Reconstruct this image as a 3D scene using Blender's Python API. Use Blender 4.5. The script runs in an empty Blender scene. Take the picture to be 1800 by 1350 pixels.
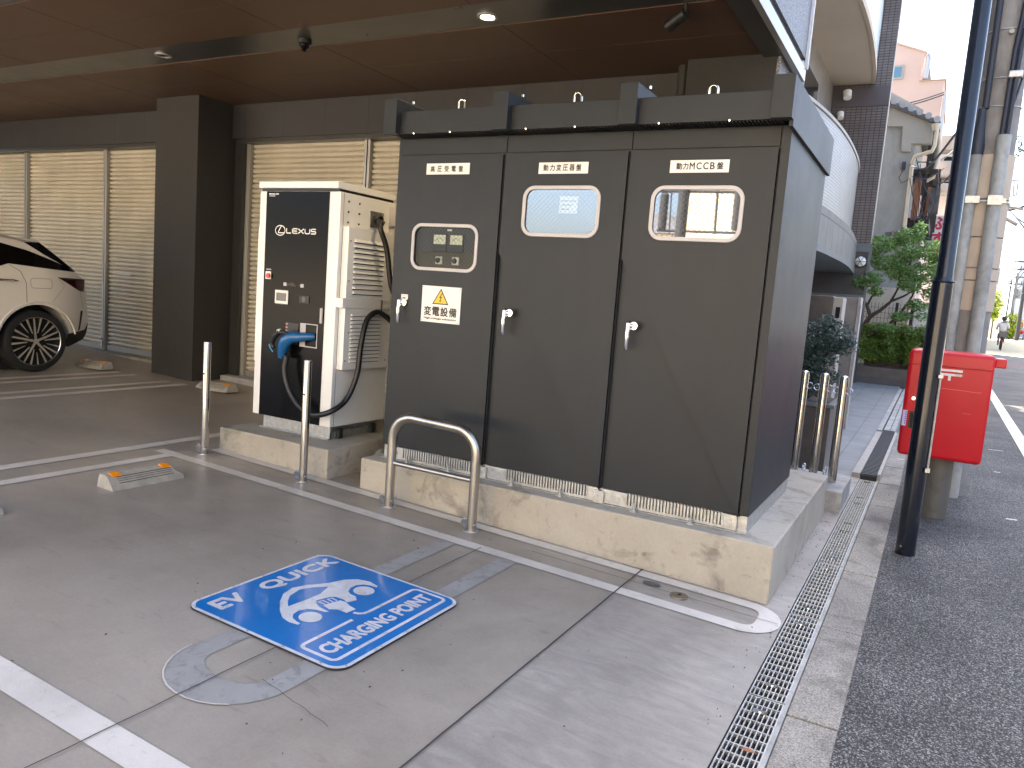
import bpy, bmesh, math, random
import numpy as np
from mathutils import Vector, Matrix
R = math.radians
random.seed(7)
SC = bpy.context.scene
COL = SC.collection

# ------------------------------------------------------------------ camera
F_PX, YAW, PITCH, ROLL = 1347.22, R(-28.704), R(6.721), R(4.3546)
CAM = Vector((0, 0, 1.5))
fwd = Vector((math.sin(YAW) * math.cos(PITCH), math.cos(YAW) * math.cos(PITCH), -math.sin(PITCH)))
rgt0 = Vector((math.cos(YAW), -math.sin(YAW), 0)); up0 = rgt0.cross(fwd)
rgt = rgt0 * math.cos(ROLL) + up0 * math.sin(ROLL); upv = -rgt0 * math.sin(ROLL) + up0 * math.cos(ROLL)
cd = bpy.data.cameras.new('camera'); cam = bpy.data.objects.new('camera', cd); COL.objects.link(cam)
cam.matrix_world = Matrix(((rgt.x, upv.x, -fwd.x, 0), (rgt.y, upv.y, -fwd.y, 0), (rgt.z, upv.z, -fwd.z, 1.5), (0, 0, 0, 1)))
cd.sensor_width = 36; cd.lens = 36 * F_PX / 1800; cd.clip_end = 2000; cd.clip_start = 0.05
SC.camera = cam

# ------------------------------------------------------------------ light
SUN_EL, SUN_AZ = R(55), R(-48)          # azimuth from +Y, negative = towards -X
w = bpy.data.worlds.new('World'); SC.world = w; w.use_nodes = True
nt = w.node_tree; bg = nt.nodes['Background']
sky = nt.nodes.new('ShaderNodeTexSky'); sky.sky_type = 'NISHITA'; sky.sun_disc = False
sky.sun_elevation = SUN_EL; sky.sun_rotation = SUN_AZ; sky.air_density = .85; sky.dust_density = 5.0; sky.ozone_density = .3; sky.altitude = 20
nt.links.new(sky.outputs[0], bg.inputs[0]); bg.inputs[1].default_value = 0.15
sd = bpy.data.lights.new('sun', 'SUN'); so = bpy.data.objects.new('sun', sd); COL.objects.link(so)
sd.energy = 5.0; sd.angle = R(0.5); sd.color = (1.0, 0.93, 0.82)
sdir = Vector((math.sin(SUN_AZ) * math.cos(SUN_EL), math.cos(SUN_AZ) * math.cos(SUN_EL), math.sin(SUN_EL)))
so.rotation_euler = (-sdir).to_track_quat('-Z', 'Y').to_euler()
so.location = (0, 0, 30)
vs = SC.view_settings; vs.view_transform = 'Standard'; vs.look = 'None'; vs.gamma = 1; vs.use_curve_mapping = False
vs.exposure = 2.6
SC.render.engine = 'CYCLES'; SC.cycles.use_denoising = True; SC.cycles.max_bounces = 8
SC.cycles.diffuse_bounces = 5; SC.cycles.sample_clamp_indirect = 8

# ------------------------------------------------------------------ helpers
def ray(px, py):
    return (rgt * ((px - 900) / F_PX) - upv * ((py - 675) / F_PX) + fwd)
def PY(px, py, y):
    d = ray(px, py); return CAM + d * (y / d.y)
def PX(px, py, x):
    d = ray(px, py); return CAM + d * (x / d.x)
def PZ(px, py, z):
    d = ray(px, py); return CAM + d * ((z - 1.5) / d.z)
def gz(x):                                  # parking floor: falls towards the street
    return -0.0475 - 0.036 * x
def rz(y):                                  # street: level, then slowly rising
    return -0.042 if y < 8 else -0.042 + 0.013 * (y - 8)

def lin(c):
    return tuple(((v / 12.92) if v <= .04045 else ((v + .055) / 1.055) ** 2.4) for v in c)

def mat(name, col, rough=.5, metal=0., var=0., vs=4., col2=None, bump=0., bs=60., coat=0., spec=.5, emit=0., aniso=None, fine=0., fs=250.):
    m = bpy.data.materials.new(name); m.use_nodes = True
    n = m.node_tree.nodes; L = m.node_tree.links; b = n['Principled BSDF']
    b.inputs['Roughness'].default_value = rough; b.inputs['Metallic'].default_value = metal
    b.inputs['Specular IOR Level'].default_value = spec; b.inputs['Coat Weight'].default_value = coat
    b.inputs['Coat Roughness'].default_value = .05
    c = (*col, 1); b.inputs['Base Color'].default_value = c
    tc = n.new('ShaderNodeTexCoord'); geo = n.new('ShaderNodeNewGeometry')
    if var or col2:
        mp = n.new('ShaderNodeMapping'); L.new(geo.outputs['Position'], mp.inputs[0])
        if aniso: mp.inputs['Scale'].default_value = aniso
        t = n.new('ShaderNodeTexNoise'); t.inputs['Scale'].default_value = vs; t.inputs['Detail'].default_value = 8; t.inputs['Roughness'].default_value = .62
        L.new(mp.outputs[0], t.inputs['Vector'])
        r = n.new('ShaderNodeValToRGB'); r.color_ramp.elements[0].position = .33; r.color_ramp.elements[1].position = .68
        c2 = col2 or tuple(v * (1 - var) for v in col)
        c1 = col if col2 else tuple(min(1, v * (1 + var * .6)) for v in col)
        r.color_ramp.elements[0].color = (*c2, 1); r.color_ramp.elements[1].color = (*c1, 1)
        L.new(t.outputs[0], r.inputs[0]); out = r.outputs[0]
        if fine:
            t2 = n.new('ShaderNodeTexNoise'); t2.inputs['Scale'].default_value = fs; t2.inputs['Detail'].default_value = 2
            L.new(geo.outputs['Position'], t2.inputs['Vector'])
            mr = n.new('ShaderNodeMapRange'); mr.inputs[1].default_value = .3; mr.inputs[2].default_value = .7; mr.inputs[3].default_value = 1 - fine; mr.inputs[4].default_value = 1 + fine
            L.new(t2.outputs[0], mr.inputs[0])
            mx = n.new('ShaderNodeVectorMath'); mx.operation = 'SCALE'; L.new(out, mx.inputs[0]); L.new(mr.outputs[0], mx.inputs['Scale']); out = mx.outputs[0]
        L.new(out, b.inputs['Base Color'])
    if var:
        rr = n.new('ShaderNodeMapRange'); rr.inputs[3].default_value = max(0, rough - .08); rr.inputs[4].default_value = min(1, rough + .1)
        L.new(t.outputs[0], rr.inputs[0]); L.new(rr.outputs[0], b.inputs['Roughness'])
    if bump:
        t3 = n.new('ShaderNodeTexNoise'); t3.inputs['Scale'].default_value = bs; t3.inputs['Detail'].default_value = 4
        L.new(geo.outputs['Position'], t3.inputs['Vector'])
        bp = n.new('ShaderNodeBump'); bp.inputs['Strength'].default_value = bump; bp.inputs['Distance'].default_value = .01
        L.new(t3.outputs[0], bp.inputs['Height']); L.new(bp.outputs[0], b.inputs['Normal'])
    if emit:
        b.inputs['Emission Color'].default_value = c; b.inputs['Emission Strength'].default_value = emit
    return m

def speckle(name, c1, c2, scale, rough, c3=None, bump=.3, thr=.5, big=.15, metal=0):
    """aggregate: voronoi grains of two or three colours"""
    m = bpy.data.materials.new(name); m.use_nodes = True
    n = m.node_tree.nodes; L = m.node_tree.links; b = n['Principled BSDF']; b.inputs['Roughness'].default_value = rough
    geo = n.new('ShaderNodeNewGeometry')
    v = n.new('ShaderNodeTexVoronoi'); v.inputs['Scale'].default_value = scale; L.new(geo.outputs['Position'], v.inputs['Vector'])
    sp = n.new('ShaderNodeSeparateColor'); L.new(v.outputs['Color'], sp.inputs[0])
    r = n.new('ShaderNodeValToRGB'); e = r.color_ramp.elements
    e[0].position = thr - .25; e[0].color = (*c1, 1); e[1].position = thr + .25; e[1].color = (*c2, 1)
    if c3: x = e.new(.93); x.color = (*c3, 1)
    L.new(sp.outputs[0], r.inputs[0])
    t = n.new('ShaderNodeTexNoise'); t.inputs['Scale'].default_value = 1.3; t.inputs['Detail'].default_value = 6; L.new(geo.outputs['Position'], t.inputs['Vector'])
    mr = n.new('ShaderNodeMapRange'); mr.inputs[1].default_value = .3; mr.inputs[2].default_value = .7; mr.inputs[3].default_value = 1 - big; mr.inputs[4].default_value = 1 + big
    L.new(t.outputs[0], mr.inputs[0])
    mx = n.new('ShaderNodeVectorMath'); mx.operation = 'SCALE'; L.new(r.outputs[0], mx.inputs[0]); L.new(mr.outputs[0], mx.inputs['Scale'])
    L.new(mx.outputs[0], b.inputs['Base Color'])
    bp = n.new('ShaderNodeBump'); bp.inputs['Strength'].default_value = bump; bp.inputs['Distance'].default_value = .004
    L.new(v.outputs['Distance'], bp.inputs['Height']); L.new(bp.outputs[0], b.inputs['Normal'])
    return m

def tiles(name, c1, c2, mortar, bw, bh, ms=.006, rough=.35, offset=0., bump=.3):
    m = bpy.data.materials.new(name); m.use_nodes = True
    n = m.node_tree.nodes; L = m.node_tree.links; b = n['Principled BSDF']; b.inputs['Roughness'].default_value = rough
    uv = n.new('ShaderNodeUVMap'); uv.uv_map = 'UVMap'
    k = n.new('ShaderNodeTexBrick'); k.offset = offset; k.squash = 1
    k.inputs['Scale'].default_value = 1; k.inputs['Brick Width'].default_value = bw; k.inputs['Row Height'].default_value = bh
    k.inputs['Mortar Size'].default_value = ms; k.inputs['Mortar Smooth'].default_value = .2
    k.inputs['Color1'].default_value = (*c1, 1); k.inputs['Color2'].default_value = (*c2, 1); k.inputs['Mortar'].default_value = (*mortar, 1)
    L.new(uv.outputs[0], k.inputs['Vector'])
    t = n.new('ShaderNodeTexNoise'); t.inputs['Scale'].default_value = 3; t.inputs['Detail'].default_value = 6; L.new(uv.outputs[0], t.inputs['Vector'])
    mr = n.new('ShaderNodeMapRange'); mr.inputs[1].default_value = .3; mr.inputs[2].default_value = .7; mr.inputs[3].default_value = .85; mr.inputs[4].default_value = 1.12
    L.new(t.outputs[0], mr.inputs[0])
    mx = n.new('ShaderNodeVectorMath'); mx.operation = 'SCALE'; L.new(k.outputs[0], mx.inputs[0]); L.new(mr.outputs[0], mx.inputs['Scale'])
    L.new(mx.outputs[0], b.inputs['Base Color'])
    bp = n.new('ShaderNodeBump'); bp.invert = True; bp.inputs['Strength'].default_value = bump; bp.inputs['Distance'].default_value = .003
    L.new(k.outputs['Fac'], bp.inputs['Height']); L.new(bp.outputs[0], b.inputs['Normal'])
    return m

def glassmat(name, refl=.4, tint=(.8, .85, .85)):
    m = bpy.data.materials.new(name); m.use_nodes = True
    n = m.node_tree.nodes; L = m.node_tree.links; n.remove(n['Principled BSDF'])
    o = n['Material Output']; t = n.new('ShaderNodeBsdfTransparent'); t.inputs[0].default_value = (*tint, 1)
    g = n.new('ShaderNodeBsdfGlossy'); g.inputs['Roughness'].default_value = .015; g.inputs[0].default_value = (.95, .97, 1, 1)
    mx = n.new('ShaderNodeMixShader'); fr = n.new('ShaderNodeFresnel'); fr.inputs[0].default_value = 1.5
    ad = n.new('ShaderNodeMath'); ad.operation = 'ADD'; ad.use_clamp = True; ad.inputs[1].default_value = refl
    L.new(fr.outputs[0], ad.inputs[0]); L.new(ad.outputs[0], mx.inputs[0]); L.new(t.outputs[0], mx.inputs[1]); L.new(g.outputs[0], mx.inputs[2])
    L.new(mx.outputs[0], o.inputs[0])
    return m

OFF = {}
class B:
    def __init__(s): s.v = []; s.f = []
    def add(s, vs, fs):
        k = len(s.v); s.v += [tuple(v) for v in vs]; s.f += [tuple(i + k for i in f) for f in fs]; return s
    def box(s, x0, x1, y0, y1, z0, z1):
        return s.add([(x0, y0, z0), (x1, y0, z0), (x1, y1, z0), (x0, y1, z0), (x0, y0, z1), (x1, y0, z1), (x1, y1, z1), (x0, y1, z1)],
                     [(0, 3, 2, 1), (4, 5, 6, 7), (0, 1, 5, 4), (1, 2, 6, 5), (2, 3, 7, 6), (3, 0, 4, 7)])
    def hexa(s, b4, t4):
        return s.add(list(b4) + list(t4), [(0, 3, 2, 1), (4, 5, 6, 7), (0, 1, 5, 4), (1, 2, 6, 5), (2, 3, 7, 6), (3, 0, 4, 7)])
    def prism(s, pts, a, n):
        """polygon pts (3D, planar) extruded by vector n"""
        n = Vector(n); P = [Vector(p) for p in pts]; m = len(P)
        nn = Vector((0, 0, 0))
        for i in range(m): nn += P[i].cross(P[(i + 1) % m])
        if nn.dot(n) > 0: P.reverse()
        return s.add(P + [p + n for p in P], [tuple(range(m)), tuple(range(2 * m - 1, m - 1, -1))] + [((i + 1) % m, i, i + m, (i + 1) % m + m) for i in range(m)])
    def tube(s, pts, r, seg=10, cap=True, closed=False):
        P = [Vector(p) for p in pts]; n = len(P); rr = r if isinstance(r, (list, tuple)) else [r] * n
        prev = None; V = []
        for i, p in enumerate(P):
            if closed: t = (P[(i + 1) % n] - P[i - 1]).normalized()
            else: t = (P[min(i + 1, n - 1)] - P[max(i - 1, 0)]).normalized()
            if prev is None:
                a = Vector((0, 0, 1)) if abs(t.z) < .9 else Vector((1, 0, 0)); u = t.cross(a).normalized()
            else:
                u = (prev - t * prev.dot(t)).normalized()
            prev = u; v = t.cross(u)
            V += [p + (u * math.cos(2 * math.pi * k / seg) + v * math.sin(2 * math.pi * k / seg)) * rr[i] for k in range(seg)]
        Fc = []
        for i in range(n if closed else n - 1):
            j = (i + 1) % n
            Fc += [(i * seg + k, i * seg + (k + 1) % seg, j * seg + (k + 1) % seg, j * seg + k) for k in range(seg)]
        if cap and not closed: Fc += [tuple(range(seg - 1, -1, -1)), tuple((n - 1) * seg + k for k in range(seg))]
        return s.add(V, Fc)
    def cyl(s, p0, p1, r0, r1=None, seg=20):
        return s.tube([p0, p1], [r0, r0 if r1 is None else r1], seg)
    def sphere(s, c, r, seg=16, rings=10, sc=(1, 1, 1)):
        c = Vector(c); V = [c + Vector((0, 0, r * sc[2]))]
        for i in range(1, rings):
            a = math.pi * i / rings
            V += [c + Vector((r * sc[0] * math.sin(a) * math.cos(2 * math.pi * k / seg), r * sc[1] * math.sin(a) * math.sin(2 * math.pi * k / seg), r * sc[2] * math.cos(a))) for k in range(seg)]
        V.append(c - Vector((0, 0, r * sc[2])))
        Fc = [(0, 1 + k, 1 + (k + 1) % seg) for k in range(seg)]
        for i in range(rings - 2):
            Fc += [(1 + i * seg + k, 1 + (i + 1) * seg + k, 1 + (i + 1) * seg + (k + 1) % seg, 1 + i * seg + (k + 1) % seg) for k in range(seg)]
        e = len(V) - 1; o = 1 + (rings - 2) * seg
        Fc += [(e, o + (k + 1) % seg, o + k) for k in range(seg)]
        return s.add(V, Fc)
    def obj(s, name, m, parent=None, bev=0, smooth=False, uvf=None, loc=None, seg=2):
        off = OFF.get(parent.as_pointer(), Vector((0, 0, 0))) if parent else (Vector(loc) if loc else s.base())
        me = bpy.data.meshes.new(name)
        me.from_pydata([(v[0] - off[0], v[1] - off[1], v[2] - off[2]) for v in s.v], [], s.f); me.update()
        if uvf:
            ul = me.uv_layers.new(name='UVMap')
            for p in me.polygons:
                nrm = p.normal
                for li in p.loop_indices:
                    c = s.v[me.loops[li].vertex_index]; ul.data[li].uv = uvf(c, nrm)
        me.materials.append(m); o = bpy.data.objects.new(name, me); COL.objects.link(o)
        if smooth:
            for p in me.polygons: p.use_smooth = True
            me.set_sharp_from_angle(angle=R(40))
        if parent: o.parent = parent
        else: o.location = off
        OFF[o.as_pointer()] = off
        if bev:
            bm = o.modifiers.new('bevel', 'BEVEL'); bm.width = bev; bm.segments = seg; bm.limit_method = 'ANGLE'; bm.angle_limit = R(40); bm.harden_normals = True
            for p in me.polygons: p.use_smooth = True
            me.set_sharp_from_angle(angle=R(40))
        return o
    def base(s):
        a = np.array(s.v); return Vector(((a[:, 0].min() + a[:, 0].max()) / 2, (a[:, 1].min() + a[:, 1].max()) / 2, a[:, 2].min()))

def tag(o, label=None, cat=None, group=None, kind=None):
    if label: o['label'] = label
    if cat: o['category'] = cat
    if group: o['group'] = group
    if kind: o['kind'] = kind
    return o
def thing(name, label, cat, loc, group=None, kind=None):
    o = bpy.data.objects.new(name, None); COL.objects.link(o); o.location = loc; o.empty_display_size = .1
    OFF[o.as_pointer()] = Vector(loc); return tag(o, label, cat, group, kind)
def struct(o): o['kind'] = 'structure'; return o
def dup(root, loc, label=None):
    r = root.copy(); COL.objects.link(r); r.location = loc
    if label: r['label'] = label
    for ch in list(root.children):
        c = ch.copy(); COL.objects.link(c); c.parent = r
        for g in ch.children:
            d = g.copy(); COL.objects.link(d); d.parent = c
    return r

def text_geo(body, bold=0.):
    cu = bpy.data.curves.new('lettering', 'FONT'); cu.body = body; cu.size = 1; cu.offset = bold; cu.resolution_u = 4; cu.fill_mode = 'FRONT'
    o = bpy.data.objects.new('lettering', cu); COL.objects.link(o)
    dg = bpy.context.evaluated_depsgraph_get(); me = bpy.data.meshes.new_from_object(o.evaluated_get(dg))
    vs_ = [(v.co.x, v.co.y) for v in me.vertices]; fs_ = [tuple(p.vertices) for p in me.polygons]
    bpy.data.objects.remove(o); bpy.data.curves.remove(cu); bpy.data.meshes.remove(me)
    return vs_, fs_
def put_text(b, body, O, U, V, wd, ht, bold=0., keep=False):
    """fit the text into a wd x ht box whose lower left corner is O"""
    vs_, fs_ = text_geo(body, 0)
    if not vs_: return b
    a = np.array(vs_); x0, y0 = a.min(0); x1, y1 = a.max(0)
    sx = wd / (x1 - x0); sy = ht / (y1 - y0)
    O, U, V = Vector(O), Vector(U), Vector(V)
    N = U.cross(V).normalized(); e = bold
    for k, (dx, dy) in enumerate(((0, 0), (-1, 0), (1, 0), (0, -1), (0, 1), (-.7, -.7), (.7, .7), (-.7, .7), (.7, -.7)) if e else ((0, 0),)):
        b.add([O + U * ((x - x0) * sx + dx * e) + V * ((y - y0) * sy + dy * e) + N * (.00012 * k) for x, y in vs_], fs_)
    return b
def rrect(u0, u1, v0, v1, r, n=6):
    out = []
    for cx, cy, a in ((u1 - r, v1 - r, 0), (u0 + r, v1 - r, 90), (u0 + r, v0 + r, 180), (u1 - r, v0 + r, 270)):
        out += [(cx + r * math.cos(R(a + 90 * i / n)), cy + r * math.sin(R(a + 90 * i / n))) for i in range(n + 1)]
    return out
def ring(b, outer, inner, fn, depth):
    """flat ring between two equal-length 2D loops, mapped to 3D by fn(u, v, d)"""
    n = len(outer)
    V = [fn(*p, 0) for p in outer] + [fn(*p, 0) for p in inner] + [fn(*p, depth) for p in outer] + [fn(*p, depth) for p in inner]
    Fc = []
    for i in range(n):
        j = (i + 1) % n
        Fc += [(2 * n + i, 2 * n + j, 3 * n + j, 3 * n + i), (i, j, 2 * n + j, 2 * n + i), (n + j, n + i, 3 * n + i, 3 * n + j)]
    return b.add(V, Fc)
def stroke(b, pts, wdt, fn, closed=False):
    """flat polyline band of width wdt in (u,v), mapped by fn(u,v)"""
    n = len(pts); L_, R_ = [], []
    for i in range(n):
        if closed: p0, p1 = pts[i - 1], pts[(i + 1) % n]
        else: p0, p1 = pts[max(i - 1, 0)], pts[min(i + 1, n - 1)]
        dx, dy = p1[0] - p0[0], p1[1] - p0[1]; l = math.hypot(dx, dy) or 1; nx, ny = -dy / l * wdt / 2, dx / l * wdt / 2
        L_.append((pts[i][0] + nx, pts[i][1] + ny)); R_.append((pts[i][0] - nx, pts[i][1] - ny))
    V = [fn(*p) for p in L_ + R_]
    return b.add(V, [(i, n + i, n + (i + 1) % n, (i + 1) % n) for i in range(n if closed else n - 1)])
def fill(b, pts, fn):
    from mathutils.geometry import tessellate_polygon
    return b.add([fn(*p) for p in pts], [tuple(t) for t in tessellate_polygon([[Vector((p[0], p[1], 0)) for p in pts]])])

uvXZ = lambda c, n: (c[1], c[2]) if abs(n.x) > abs(n.y) else (c[0], c[2])
uvAll = lambda c, n: (c[0], c[1]) if abs(n.z) > .8 else ((c[1], c[2]) if abs(n.x) > abs(n.y) else (c[0], c[2]))

# ------------------------------------------------------------------ materials
M = dict(
    floor=mat('sealed_floor', (.33, .29, .24), .38, var=.22, vs=.9, fine=.05, fs=90, bump=.05, bs=40),
    paint=mat('white_line_paint', (.62, .575, .51), .45, var=.16, vs=3, fine=.06, bump=.05),
    oldpaint=mat('grey_line_paint', (.33, .32, .30), .5, var=.14, vs=5, fine=.05),
    joint=mat('joint', (.05, .045, .04), .9), lightjoint=mat('light_joint', (.32, .29, .25), .7),
    conc=mat('plinth_concrete', (.43, .39, .32), .8, col2=(.32, .29, .23), vs=1.6, fine=.035, fs=60, bump=.10, bs=35),
    conc2=mat('pale_concrete', (.40, .39, .36), .8, var=.25, vs=6, fine=.1, fs=150, bump=.2, bs=80),
    kerb=speckle('kerb_granite', (.19, .17, .14), (.36, .33, .28), 230, .8, big=.25, bump=.3),
    asphalt=speckle('asphalt', (.020, .019, .018), (.092, .088, .082), 190, .8, c3=(.30, .29, .27), bump=.8, big=.3),
    steel=mat('polished_steel', (.50, .48, .44), .16, 1), brushed=mat('brushed_steel', (.46, .43, .38), .30, 1, var=.15, vs=8, aniso=(1, 1, .2), bump=.06, bs=120),
    galv=mat('galvanised', (.52, .53, .52), .42, .85, var=.25, vs=30, bump=.1), chrome=mat('chrome', (.8, .8, .78), .12, 1),
    cab=mat('cabinet_paint', (.0225, .0255, .0285), .44, var=.06, vs=2, bump=.06, bs=350, spec=.30),
    gasket=mat('window_gasket', (.50, .47, .45), .55), rubber=mat('black_rubber', (.012, .012, .012), .45), dark=mat('dark_void', (.006, .006, .006), .9),
    label=mat('label_plastic', (.80, .76, .70), .4), ink=mat('black_ink', (.015, .015, .015), .5), yellow=mat('warning_yellow', (.85, .50, .02), .4),
    white=mat('charger_white', (.80, .79, .75), .32, var=.04, vs=3, coat=.2), blackgloss=mat('black_gloss', (.004, .004, .005), .22, spec=.12),
    shutter=mat('shutter_cream', (.62, .57, .46), .42, .15, var=.06, vs=3), rail=mat('aluminium_rail', (.42, .41, .39), .38, .7),
    ceil=mat('brown_soffit', (.082, .047, .029), .5, var=.08, vs=1.5, bump=.02, spec=.35), band=mat('dark_band', (.035, .035, .034), .3, var=.05),
    darkwall=tiles('dark_wall_panel', (.028, .027, .028), (.024, .023, .024), (.012, .012, .012), .60, 2.0, .006, .55, 0, .3),
    pillar=speckle('pillar_stone', (.022, .021, .020), (.036, .034, .031), 260, .75, big=.06, bump=.15),
    granite=speckle('grey_granite', (.05, .052, .058), (.30, .305, .32), 200, .5, bump=.15, big=.05),
    blue=mat('sign_blue', (.010, .17, .50), .16, coat=.5, var=.06, vs=6), signwhite=mat('sign_white', (.66, .67, .68), .22, var=.12, vs=14, coat=.3),
    signedge=mat('sign_edge', (.02, .02, .02), .6), orange=mat('orange_reflector', (.85, .28, .01), .25),
    red=mat('postbox_red', (.52, .008, .018), .35, var=.07, vs=5, spec=.4), greypost=mat('post_grey', (.11, .108, .10), .5, var=.12),
    navy=mat('pole_navy', (.005, .008, .016), .20, coat=.2, spec=.5, bump=.03, bs=90),
    carpaint=mat('pearl_white_paint', (.80, .75, .66), .18, .0, coat=1.), carglass=mat('car_glass', (.003, .003, .003), .04, spec=.6), tyre=mat('tyre_rubber', (.012, .012, .012), .75, bump=.1),
    carblack=mat('black_trim', (.012, .012, .012), .45), lamp=mat('red_lamp', (.055, .003, .007), .1, coat=1), alloy=mat('alloy', (.62, .62, .60), .22, .95),
    stop=mat('wheel_stop_concrete', (.36, .34, .29), .85, var=.18, vs=18, bump=.3, bs=60),
    bark=mat('bark', (.075, .055, .045), .9, var=.3, vs=20, bump=.5), gunblue=mat('gun_blue', (.008, .10, .26), .28, coat=.3), hose=mat('hose_black', (.014, .014, .014), .42),
    glass=glassmat('wired_glass', .38), glass1=glassmat('clear_wired_glass', -.02), wire=mat('glass_wire', (.10, .11, .11), .5, .3),
    stucco=mat('grey_stucco', (.34, .34, .32), .9, var=.15, vs=1.2, bump=.2, bs=30), peach=mat('peach_stucco', (.58, .43, .36), .9, var=.08, vs=.6),
    cream=mat('cream_stucco', (.72, .62, .45), .9, var=.06, vs=.4), rooft=mat('roof_tile', (.12, .12, .13), .5, var=.2, vs=4),
    creampipe=mat('cream_pipe', (.58, .50, .38), .5, var=.1), wood=mat('weathered_wood', (.045, .035, .03), .9, var=.4, vs=9), woodor=mat('orange_wood', (.33, .13, .06), .7, var=.2, vs=8),
    concpole=mat('pole_concrete', (.27, .26, .245), .85, var=.2, vs=5, bump=.15), conduit=mat('grey_conduit', (.38, .40, .39), .6, var=.2, vs=7), wrap=mat('beige_wrap', (.50, .42, .33), .7, var=.08),
    cable=mat('black_cable', (.02, .025, .04), .5), soffit=mat('balcony_soffit', (.50, .44, .37), .8, var=.08, vs=.8), bluewhite=mat('glass_balustrade', (.62, .70, .74), .2),
    stone=tiles('stone_band', (.17, .155, .14), (.15, .14, .125), (.06, .055, .05), .55, 3., .012, .6, 0, .3), slab=mat('slab_edge', (.15, .16, .155), .6, var=.1),
    tilel=tiles('light_mosaic', (.28, .25, .22), (.26, .23, .20), (.09, .08, .075), .10, .05, .006, .35), tiled=tiles('brown_mosaic', (.155, .125, .115), (.13, .105, .10), (.035, .03, .03), .10, .055, .007, .4),
    tiler=tiles('rose_mosaic', (.24, .17, .145), (.20, .145, .125), (.05, .04, .04), .10, .055, .007, .4),
    darkstone=mat('dark_stone', (.075, .07, .07), .45, var=.15, vs=2), pave=tiles('pavement_tiles', (.25, .255, .255), (.235, .24, .24), (.13, .13, .13), .4, .4, .006, .5, 0, .1),
    brownstone=mat('brown_stone', (.10, .085, .075), .35, var=.25, vs=6), palestone=mat('pale_stone', (.42, .38, .33), .6, var=.15, vs=8),
    winblue=mat('window_blue', (.10, .22, .32), .1), darkwin=mat('dark_window', (.015, .017, .02), .08), palewall=mat('pale_wall', (.60, .57, .52), .9), orangewall=mat('orange_wall', (.62, .42, .26), .9),
    skin=mat('skin', (.50, .32, .24), .6), hair=mat('hair', (.02, .017, .015), .6), vest=mat('beige_cloth', (.55, .50, .45), .9), darkcloth=mat('dark_cloth', (.04, .04, .045), .9), greycloth=mat('grey_cloth', (.16, .14, .13), .9),
    maroon=mat('maroon_cloth', (.18, .02, .05), .9), redcloth=mat('red_cloth', (.6, .03, .04), .8), meter=mat('meter_face', (.75, .75, .62), .5), panelgrey=mat('panel_grey', (.02, .022, .021), .5),
    screen=mat('screen', (.05, .06, .075), .15), redbtn=mat('red_button', (.7, .03, .02), .3), lit=mat('lamp_glow', (1., .86, .6), .5, emit=14), globe=mat('globe_glass', (.85, .83, .78), .25),
)
def stains(m, sc, lo, hi, dark, aniso=(1, 1, 1), dist=.5):
    n = m.node_tree.nodes; L = m.node_tree.links; b = n['Principled BSDF']; src = b.inputs['Base Color'].links[0].from_socket
    g = n.new('ShaderNodeNewGeometry'); mp = n.new('ShaderNodeMapping'); mp.inputs['Scale'].default_value = aniso; L.new(g.outputs['Position'], mp.inputs[0])
    t = n.new('ShaderNodeTexNoise'); t.inputs['Scale'].default_value = sc; t.inputs['Detail'].default_value = 10; t.inputs['Roughness'].default_value = .68; t.inputs['Distortion'].default_value = dist; L.new(mp.outputs[0], t.inputs['Vector'])
    r = n.new('ShaderNodeMapRange'); r.inputs[1].default_value = lo; r.inputs[2].default_value = hi; r.inputs[3].default_value = dark; r.inputs[4].default_value = 1; L.new(t.outputs[0], r.inputs[0])
    v = n.new('ShaderNodeVectorMath'); v.operation = 'SCALE'; L.new(src, v.inputs[0]); L.new(r.outputs[0], v.inputs['Scale']); L.new(v.outputs[0], b.inputs['Base Color'])
stains(M['conc'], 4, .33, .46, .55); stains(M['conc'], 9, .30, .42, .6); stains(M['kerb'], 3, .35, .5, .6); stains(M['asphalt'], .8, .38, .52, .72); stains(M['asphalt'], 5, .33, .45, .8)
stains(M['cab'], 2.2, .30, .62, .82, (1, 1, .25), 1.); stains(M['cab'], 40, .28, .36, .8); stains(M['conduit'], 3, .35, .55, .65, (1, 1, .5), 1.); stains(M['concpole'], 3, .35, .55, .7, (1, 1, .4), 1.); stains(M['conc2'], 5, .35, .5, .72); stains(M['paint'], 12, .33, .42, .75, dist=1.5); stains(M['oldpaint'], 14, .36, .48, .72, dist=1.5); stains(M['signwhite'], 16, .36, .46, .7); stains(M['blue'], 9, .33, .45, .8, dist=2.); stains(M['red'], 3, .33, .5, .86, (1, 1, .3)); stains(M['shutter'], 2.5, .3, .6, .85, (1, 1, .4)); stains(M['greypost'], 8, .35, .5, .7); stains(M['stucco'], 2.5, .35, .55, .8, (1, 1, .3)); stains(M['ceil'], 1.2, .3, .6, .88)
def leafmat(name, c1, c2):
    m = bpy.data.materials.new(name); m.use_nodes = True; n = m.node_tree.nodes; L = m.node_tree.links; b = n['Principled BSDF']
    g = n.new('ShaderNodeNewGeometry'); r = n.new('ShaderNodeValToRGB'); r.color_ramp.elements[0].color = (*c1, 1); r.color_ramp.elements[1].color = (*c2, 1)
    L.new(g.outputs['Random Per Island'], r.inputs[0]); L.new(r.outputs[0], b.inputs['Base Color']); b.inputs['Roughness'].default_value = .4
    t = n.new('ShaderNodeBsdfTranslucent'); L.new(r.outputs[0], t.inputs[0]); a = n.new('ShaderNodeMixShader'); a.inputs[0].default_value = .3
    L.new(b.outputs[0], a.inputs[1]); L.new(t.outputs[0], a.inputs[2]); L.new(a.outputs[0], n['Material Output'].inputs[0]); return m
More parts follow.
